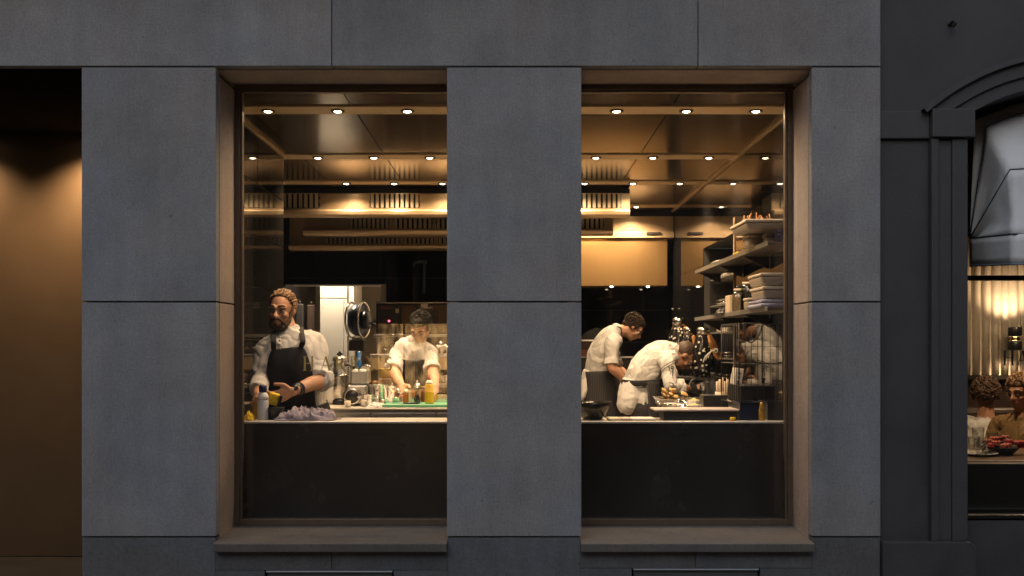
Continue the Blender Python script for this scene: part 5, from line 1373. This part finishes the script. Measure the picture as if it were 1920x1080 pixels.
# ---- bowed chef, right window
sp4 = [at(1203, 762, 7.38), at(1202, 717, 7.38), at(1215, 690, 7.38), at(1240, 663, 7.38), at(1259, 658, 7.38)]
R4 = [(.160, .130), (.145, .118), (.165, .126), (.145, .098), (.066, .058)]
chef4, M4 = person('bald headed chef in white coat bowed over the side counter, number on sleeve', sp4, R4, SD, at(1283, 668, 7.38), (86, 62, 0),
                   [[at(1249, 678, 7.19), at(1259, 722, 7.10), at(1291, 729, 7.22), Vector((.85, .25, .05)), Vector((.1, .5, .8)), .8], [at(1250, 676, 7.57), at(1266, 718, 7.60), at(1295, 728, 7.52), Vector((.85, -.2, -.1)), Vector((.1, -.5, .8)), .8]],
                   legs_for(sp4[0], SD), skin_dark, white_cotton, sleeve_end=(1.55, 1.55), voxel=.008, hand_k=.62)
hair_cap(chef4, M4, mat('shaved_hair', (.06, .035, .022), .6), 1.0, [((0, .030, .034), (.0755, .088, .084)), ((0, .066, -.012), (.054, .036, .045))], .001)
shell([sp4[0] - Vector((0, 0, .42)), sp4[0], sp4[1] + Vector((0, 0, .01))], [(.195, .17), (.185, .158), (.168, .148)], SD, (8, 8), (185, 185), .012, 34).build('apron_skirt', apron_stripe, chef4, solid=.004)
MB().limb([sp4[1] + Vector((.152, -.02, .015)), sp4[1] + Vector((.06, -.155, .005)), sp4[1] + Vector((-.06, -.155, 0)), sp4[1] + Vector((-.145, -.03, .005))], [(.007, .020)] * 4, SD, n=6).build('apron_tie', apron_black, chef4)
tl = MB().limb([sp4[1] + Vector((-.06, 0, -.02)), sp4[0] + Vector((-.075, 0, .10)), sp4[0] + Vector((-.10, 0, .00))], [(.15, .09), (.165, .095), (.175, .085)], SD, n=5)
finish(remesh(tl, .010, 2), 'coat_tail', white_cotton, chef4, disp=(.007, 16, (1, 1, .6)))
# sleeve number and piping on the near sleeve
inkb = mat('embroidery_black', (.03, .028, .028), .8)
a_, e_ = at(1249, 678, 7.19), at(1259, 722, 7.10)
def on_sleeve(u, w):
    p = a_.lerp(e_, u); ax_ = (e_ - a_).normalized(); rt = Vector((1, 0, 0)); rt = (rt - ax_ * rt.dot(ax_)).normalized()
    nrm_ = ax_.cross(rt); nrm_ = nrm_ if nrm_.y < 0 else -nrm_
    th = w / .070
    return p + (rt * sin(th) + nrm_ * cos(th)) * .0755
for st_ in ([(.44, -.012), (.40, -.004), (.62, -.006)], [(.46, .022), (.40, .016), (.42, .008), (.50, .008), (.52, .016), (.46, .023), (.62, .014), (.80, .006)]):
    MB().tube([on_sleeve(u, w) for u, w in st_], .0035, 6).build('sleeve_number', inkb, chef4)
for k in range(2):
    o2 = .010 * k
    MB().tube([on_sleeve(.10 + .1 * k, .06), on_sleeve(.22 + .1 * k, .02), on_sleeve(.34 + .1 * k, -.03), on_sleeve(.42 + .1 * k, -.07)], .0028, 6).build('coat_piping', inkb, chef4)
    c0, c1 = e_, at(1291, 729, 7.22)
    MB().tube([c0.lerp(c1, t) + Vector((0, -.060 + .012 * t, .012 * (1 - 2 * k) - .02 * t)) for t in (-.2, .1, .4, .52)], .0026, 6).build('coat_piping', inkb, chef4)
# black gloves over the hands
for (wr, hd, th) in ((at(1291, 729, 7.22), Vector((.85, .25, .05)), Vector((.1, .5, .8))), (at(1295, 728, 7.52), Vector((.85, -.2, -.1)), Vector((.1, -.5, .8)))):
    g = MB(); add_hand(g, wr, hd, th, 1.08, .8); finish(remesh(g, .007, 1), 'glove', black_plastic, chef4)

# ================================================================== DINING ROOM NEXT DOOR
RX0, RX1, RBY = 1.75, 5.2, 7.5 - CAMD
struct('dining_floor', MB().box(RX0, RX1, 0.40, RBY + .3, -.05, .05), mat('dining_floor_wood', (.08, .045, .025), .5))
struct('dining_ceiling', MB().box(RX0, RX1, 0.40, RBY + .3, 2.9, 3.0), mat('dining_ceiling_paint', (.35, .28, .2), .8))
struct('dining_side_wall', MB().box(RX0, RX0 + .05, .40, RBY + .3, .05, 2.9).box(RX1 - .05, RX1, .40, RBY + .3, .05, 2.9), mat('dining_wall_dark', (.05, .035, .025), .6))
zr = FZ(704, 7.45)
struct('dining_back_wall', MB().box(RX0, RX1, RBY + .05, RBY + .12, .05, 2.9), MATS['dining_wall_dark'])
# fluted panels: each flute one piece
fl = struct('fluted_wall', MB().box(RX0 + .06, RX1 - .06, RBY + .02, RBY + .049, zr, 2.85), mat('fluted_cream', (.62, .54, .44), .6))
fme = MB().lathe([(.034, zr + .004), (.034, 2.85)], (0, 0, 0), 12).mesh('flute'); fme.materials.append(MATS['fluted_cream'])
x = RX0 + .10
while x < RX1 - .08:
    q = bpy.data.objects.new('flute', fme); COL.objects.link(q); q.parent = fl; q.location = Vector((x, RBY + .034, 0)) - fl.location; x += .072
struct('dado_rail', MB().box(RX0 + .06, RX1 - .06, RBY - .03, RBY + .01, zr - .03, zr), MATS['window_black_paint'])
struct('dado_mirror', MB().box(RX0 + .06, RX1 - .06, RBY + .02, RBY + .048, .9, zr - .031), mat('dark_mirror', (.06, .04, .03), .08, .6))
sc_ = empty('wall_sconce', at(1903, 635, 7.42), 'black and brass double wall sconce glowing on the fluted wall', 'wall lamp')
sp_ = at(1903, 635, 7.36)
sh = [(.045, 0), (.045, .065), (.030, .065), (.030, 0)]
for dz, nm in ((.020, 'upper_shade'), (-.085, 'lower_shade')):
    MB().lathe([(.042, dz), (.048, dz + .006), (.048, dz + .060), (.042, dz + .066)], sp_, 20, cap=False).build(nm, black_plastic, sc_, solid=.003)
MB().lathe([(.030, -.014), (.036, -.012), (.036, .012), (.030, .014)], sp_, 18).build('brass_collar', mat('brass', (.6, .38, .14), .25, 1.0), sc_)
MB().cyl(sp_, sp_ + Vector((0, .08, 0)), .014).build('arm', MATS['brass'], sc_)
for dz in (.05, -.05): MB().ball(sp_ + Vector((0, 0, dz)), .022).build('bulb', lamp_glow, sc_)
spot('lamp', sp_ + Vector((0, -.0, .09)), sp_ + Vector((0, .12, 1)), 13, 120, .8, .03, WARM, sc_)
spot('lamp', sp_ + Vector((0, -.0, -.09)), sp_ + Vector((0, .12, -1)), 11, 120, .8, .03, WARM, sc_)
for k, (x_, y_) in enumerate(((2.75, 1.6), (3.7, 1.7))):  # unseen pendants added as ambient light for the dining room
    pd = empty('fill_pendant', (x_, y_, 2.55), ('added fill pendant over the nearer dining table, hidden behind the awning', 'second added fill pendant farther right, hidden behind the awning')[k], 'lamp', 'added dining fill lamps')
    MB().lathe([(.02, .14), (.03, .12), (.10, .0), (.095, .0), (.028, .115)], (x_, y_, 2.55), 20, cap=False).build('shade', MATS['brass'], pd, solid=.003)
    MB().cyl((x_, y_, 2.68), (x_, y_, 2.9), .004).build('cord', black_matte, pd)
    MB().ball((x_, y_, 2.60), .03).build('bulb', lamp_glow, pd)
    spot('lamp', (x_, y_, 2.56), (x_, y_, 0), 60, 150, .6, .03, WARM, pd)
# table, glasses, flowers
dt = empty('dining_table', (3.0, 1.25, .05), 'tall brown wooden dining table inside the arched window', 'table')
MB().box(2.32, 3.75, .78, 1.62, .915, .945).build('tabletop', mat('table_wood', (.10, .055, .03), .4, var=.2), dt, bevel=.006)
MB().box(2.36, 3.71, .82, 1.58, .84, .914).build('apron_frame', MATS['table_wood'], dt, bevel=.006)
for x_ in (2.5, 3.6): MB().cyl((x_, 1.2, .05), (x_, 1.2, .84), .03).build('leg', black_matte, dt)
for k, (px, d, r, h) in enumerate(((1826, 5.62, .032, .095), (1840, 5.45, .036, .10), (1834, 5.85, .034, .13), (1861, 5.75, .03, .11))):
    o = Vector((FX(px, d), d - CAMD, .946))
    tag(MB().lathe([(0, 0), (r * .8, 0), (r, h), (r * .94, h), (r * .75, .008), (0, .008)], o, 20).build('water_glass', thin_glass, origin=o),
        ('small tumbler at the left table edge', 'wide tumbler nearest the window', 'tall glass behind the wide tumbler', 'tall glass just left of the red flowers')[k], 'glass', 'glasses on the dining table')
tag(MB().lathe([(0, 0), (.06, 0), (.11, .014), (.108, .017), (.06, .006), (0, .006)], (FX(1832, 5.55), 1.05, .946), 28).build('dinner_plate', MATS['porcelain']), 'white dinner plate at the left end of the dining table', 'plate')
fl_o = empty('flower_bowl', (FX(1880, 5.6), 1.1, .946), 'low bowl of red and pink flowers on the dining table', 'flowers')
MB().lathe([(0, 0), (.05, 0), (.09, .04), (.085, .04), (.045, .008), (0, .008)], (FX(1880, 5.6), 1.1, .946), 20).build('bowl', black_plastic, fl_o)
fm = [mat('red_petal', (.45, .03, .03), .6), mat('coral_petal', (.55, .12, .08), .6), mat('dark_leaf', (.03, .06, .02), .6)]
for k in range(26):
    a, rr = random.random() * 6.28, sqrt(random.random()) * .11
    c = Vector((FX(1880, 5.6) + cos(a) * rr, 1.1 + sin(a) * rr, .985 + random.random() * .035 + (.11 - rr) * .3))
    m_ = fm[k % 3]
    if m_ is fm[2]:
        MB().ball(c - Vector((0, 0, .015)), (.035, .012, .006), Euler((random.random(), random.random(), a)).to_matrix(), 8, 5).build('leaf', m_, fl_o)
    else:
        b = MB()
        for j in range(6):
            t = j * pi / 3; b.ball(c + Vector((cos(t) * .013, sin(t) * .013, 0)), (.013, .008, .013), Euler((.5, 0, t)).to_matrix(), 8, 5)
        b.ball(c, .010, seg=8, rings=5).build('blossom', m_, fl_o)
bq = empty('banquette', (3.3, 2.3, .05), 'dark leather banquette under the fluted wall', 'bench')
MB().box(2.2, 4.6, 1.75, 2.50, .05, .50).build('seat', MATS['dining_wall_dark'], bq, bevel=.03)
MB().box(2.2, 4.6, 2.72, 2.90, .05, 1.10).build('backrest', mat('dark_leather', (.035, .022, .016), .4), bq, bevel=.03)
# diners
knit = mat('mustard_knit', (.30, .19, .08), .9, var=.2, vscale=30, bump=.7, bscale=120)
def diner(label, hx, hy, d, yaw, shirt_m, hair_m, seat_z=.50, arm_lift=True):
    hc = at(hx, hy, d)
    sd = Vector((cos(radians(yaw)), sin(radians(yaw)), 0)); fw = Vector((0, 0, 1)).cross(sd) * -1
    fw = Vector((sin(radians(yaw)), -cos(radians(yaw)), 0))
    nk = hc + Vector((0, 0, -.165)) - fw * .02
    pel = Vector((hc.x, hc.y, max(seat_z + .10, hc.z - .68))) - fw * .06
    sp = [pel, pel.lerp(nk, .3), pel.lerp(nk, .62), pel.lerp(nk, .88), nk]
    R = [(.165, .13), (.14, .105), (.16, .115), (.135, .085), (.06, .055)]
    arms = []
    for s_ in (-1, 1):
        sh_ = nk + sd * .165 * s_ - Vector((0, 0, .055))
        el = sh_ + sd * .05 * s_ + fw * .10 - Vector((0, 0, .24)); wr = el + fw * .18 - sd * .10 * s_ + Vector((0, 0, .06))
        arms.append([sh_, el, wr, fw * .8 - sd * .3 * s_, Vector((0, 0, 1)), .6])
    lg = []
    for s_ in (-1, 1):
        h = pel + sd * .09 * s_; kn_ = h + fw * .40 + Vector((0, 0, .0)); lg.append([h, kn_, Vector((kn_.x, kn_.y, .135))])
    return person(label, sp, R, sd, hc, (yaw, 8, 0), arms, lg, skin, shirt_m, sleeve_end=(1.85, 1.85), voxel=.010, group='diners next door', collar=False)
w1, MW = diner('seated diner with curly fair hair in a mustard knit jumper', 1914, 738, 6.50, -62, knit, hair_blond)
curls = [((0, .02, .045), (.09, .10, .09))]
for k in range(40):
    a = random.random() * 2 * pi; e = random.uniform(-.35, 1.3)
    v = Vector((cos(a) * cos(e), sin(a) * cos(e), sin(e)))
    if v.y < -.45 and v.z < .55: continue
    curls.append((tuple(Vector((0, .018, .035)) + Vector((v.x * .088, v.y * .098, v.z * .088))), (.024, .024, .024)))
hair_cap(w1, MW, mat('curly_fair_hair', (.26, .15, .07), .5, var=.4, vscale=60, bump=.8, bscale=150), 1.0, short_hair, .004, 50, voxel=.007)
tufts(w1, MW, MATS['curly_fair_hair'], 230, .060, -.35, 3.4, .010, 1.1)
tufts(w1, MW, hair_light, 70, .060, -.2, 3.8, .012, 1.1, 9)
w2, MW2 = diner('second diner with brown curls in a white top, back toward the window', 1848, 742, 6.95, 160, white_cotton, hair_brown)
hair_cap(w2, MW2, mat('curly_brown_hair', (.10, .055, .03), .5, var=.4, vscale=60, bump=.8, bscale=150), 1.0, short_hair, .004, 50, voxel=.007)
tufts(w2, MW2, MATS['curly_brown_hair'], 260, .060, -.45, 3.4, .010, 1.1)

# ================================================================== ACROSS THE STREET (seen only mirrored in the panes)
op = empty('opposite_terrace', (0, -13, 0), 'dark brick terrace across the street mirrored in the glass', 'building')
brk = mat('dark_brick', (.06, .045, .04), .85, var=.2, vscale=3)
lx0, lx1, lz0, lz1 = -2.35, -.95, .75, 1.95
MB().box(-26, lx0, -14, -12, 0, 8.0).box(lx1, 26, -14, -12, 0, 8.0).box(lx0, lx1, -14, -12, lz1, 8.0).box(lx0, lx1, -14, -12, 0, lz0).build('wall', brk, op)
lw = bpy.data.materials.new('lit_window'); lw.use_nodes = True
_n, _l = lw.node_tree.nodes, lw.node_tree.links
_b = _n['Principled BSDF']; _b.inputs['Base Color'].default_value = (.5, .35, .2, 1); _b.inputs['Emission Color'].default_value = (1.0, .56, .20, 1)
_g = _n.new('ShaderNodeNewGeometry'); _m = _n.new('ShaderNodeMapping'); _m.inputs['Scale'].default_value = (3.2, 1, 1.6); _l.new(_g.outputs['Position'], _m.inputs[0])
_t = _n.new('ShaderNodeTexNoise'); _t.inputs['Scale'].default_value = 2.2; _t.inputs['Detail'].default_value = 3; _l.new(_m.outputs[0], _t.inputs['Vector'])
_r = _n.new('ShaderNodeMapRange'); _l.new(_t.outputs['Fac'], _r.inputs[0])
for i_, v_ in enumerate((.38, .68, .5, 6.5)): _r.inputs[i_ + 1].default_value = v_
_l.new(_r.outputs[0], _b.inputs['Emission Strength'])
ow = MB().box(lx0, lx1, -12.35, -12.30, lz0, lz1).build('window', lw, op)
MB().box(lx0 + .45, lx0 + .48, -12.29, -12.2, lz0, lz1).build('mullion', brk, ow)
# ================================================================== SMALL CLUTTER
def clutter(name, labels, cat, group, spots, shapes):
    for i, (px, d, k) in enumerate(spots):
        label = labels[i]
        pr_, m_ = shapes[i % len(shapes)]
        o = Vector((FX(px, d), d - CAMD, CT + .001))
        tag(MB().lathe([(r * k, h * k) for r, h in pr_], o, 18).build(name, m_, origin=o), label, cat, group)
cup_p = [(0, 0), (.022, 0), (.026, .05), (.028, .052), (.024, .052), (.02, .006), (0, .006)]
jar_p = [(0, 0), (.024, 0), (.026, .004), (.026, .06), (.02, .07), (.02, .074), (.023, .074), (.023, .086), (0, .087)]
bot_p = [(0, 0), (.020, 0), (.022, .004), (.022, .09), (.009, .125), (.009, .15), (.012, .151), (.012, .163), (0, .164)]
olive = mat('olive_glass', (.05, .05, .015), .15); spice = mat('spice_brown', (.22, .10, .03), .4); amberg = mat('amber_glass', (.20, .08, .015), .15)
clutter('steel_cup', ['tiny steel cup in front of the round black motor face', 'small steel cup just right of the round black motor face', 'small steel cup in front of the large steel pot, right one', 'small steel cup left of the orange squeeze bottle', 'smallest steel cup directly before the large steel pot', 'large steel cup behind the tall steel dispenser', 'large steel cup behind the orange squeeze bottle'], 'cup', 'steel cups on the prep counter',
        [(652, 5.98, .8), (684, 6.02, .9), (720, 6.14, .8), (742, 6.2, .9), (700, 6.02, .6), (648, 6.42, 1.6), (756, 6.42, 1.4)], [(cup_p, steel_bright)])
clutter('spice_jar', ['brown spice jar right of the tall steel dispenser', 'clear glass jar behind the food processor', 'brown spice jar behind the large steel pot', 'clear jar behind the clear pepper mill', 'brown jar behind the yellow squeeze bottle'], 'jar', 'spice jars on the prep counter',
        [(663, 6.45, 1.5), (688, 6.5, 1.7), (704, 6.52, 1.6), (770, 6.56, 1.2), (797, 6.55, 1.2)], [(jar_p, spice), (jar_p, clear_plastic)])
clutter('oil_bottle', ['slender olive green oil bottle behind the large steel pot', 'slender amber oil bottle behind the large steel pot'], 'bottle', 'oil bottles behind the pot',
        [(697, 6.54, 1.35), (716, 6.56, 1.2)], [(bot_p, olive), (bot_p, amberg)])
clutter('sauce_flask', ['small black flask left of the tall black bottle', 'small amber flask right of the tall black bottle', 'short olive jar farther back left of the black bottle', 'black flask farthest back behind the tall black bottle'], 'bottle', 'flasks on the side counter',
        [(1326, 6.1, .9), (1349, 6.05, .8), (1321, 6.35, .8), (1343, 6.4, 1.0)], [(bot_p, black_plastic), (bot_p, amberg), (jar_p, olive)])
clutter('steel_bowl', ['small shiny bowl left of the white tub', 'small shiny bowl on the far white board', 'smallest shiny bowl beside the long steel spoon'], 'bowl', 'bowls on the side counter',
        [(1283, 6.25, 1.2), (1316, 6.55, 1.3), (1270, 5.75, .9)], [([(0, 0), (.018, 0), (.036, .022), (.034, .022), (.016, .004), (0, .004)], steel_bright)])
# small chrome studs made up to stand in for glints on the rear wall
for k, px in enumerate((1262, 1268, 1276)):
    o = at(px, (580, 612, 604)[k], 8.9)
    MBx = MB().lathe([(.014, 0), (.014, .012), (0, .02)], o, 10, (0, -1, 0))
    tag(MBx.build('glint_stud', steel_bright), ('topmost chrome stud made as a glint on the black corner', 'lowest chrome stud made as a glint on the black corner', 'middle chrome stud made as a glint on the black corner')[k], 'glint stud', 'glint studs')
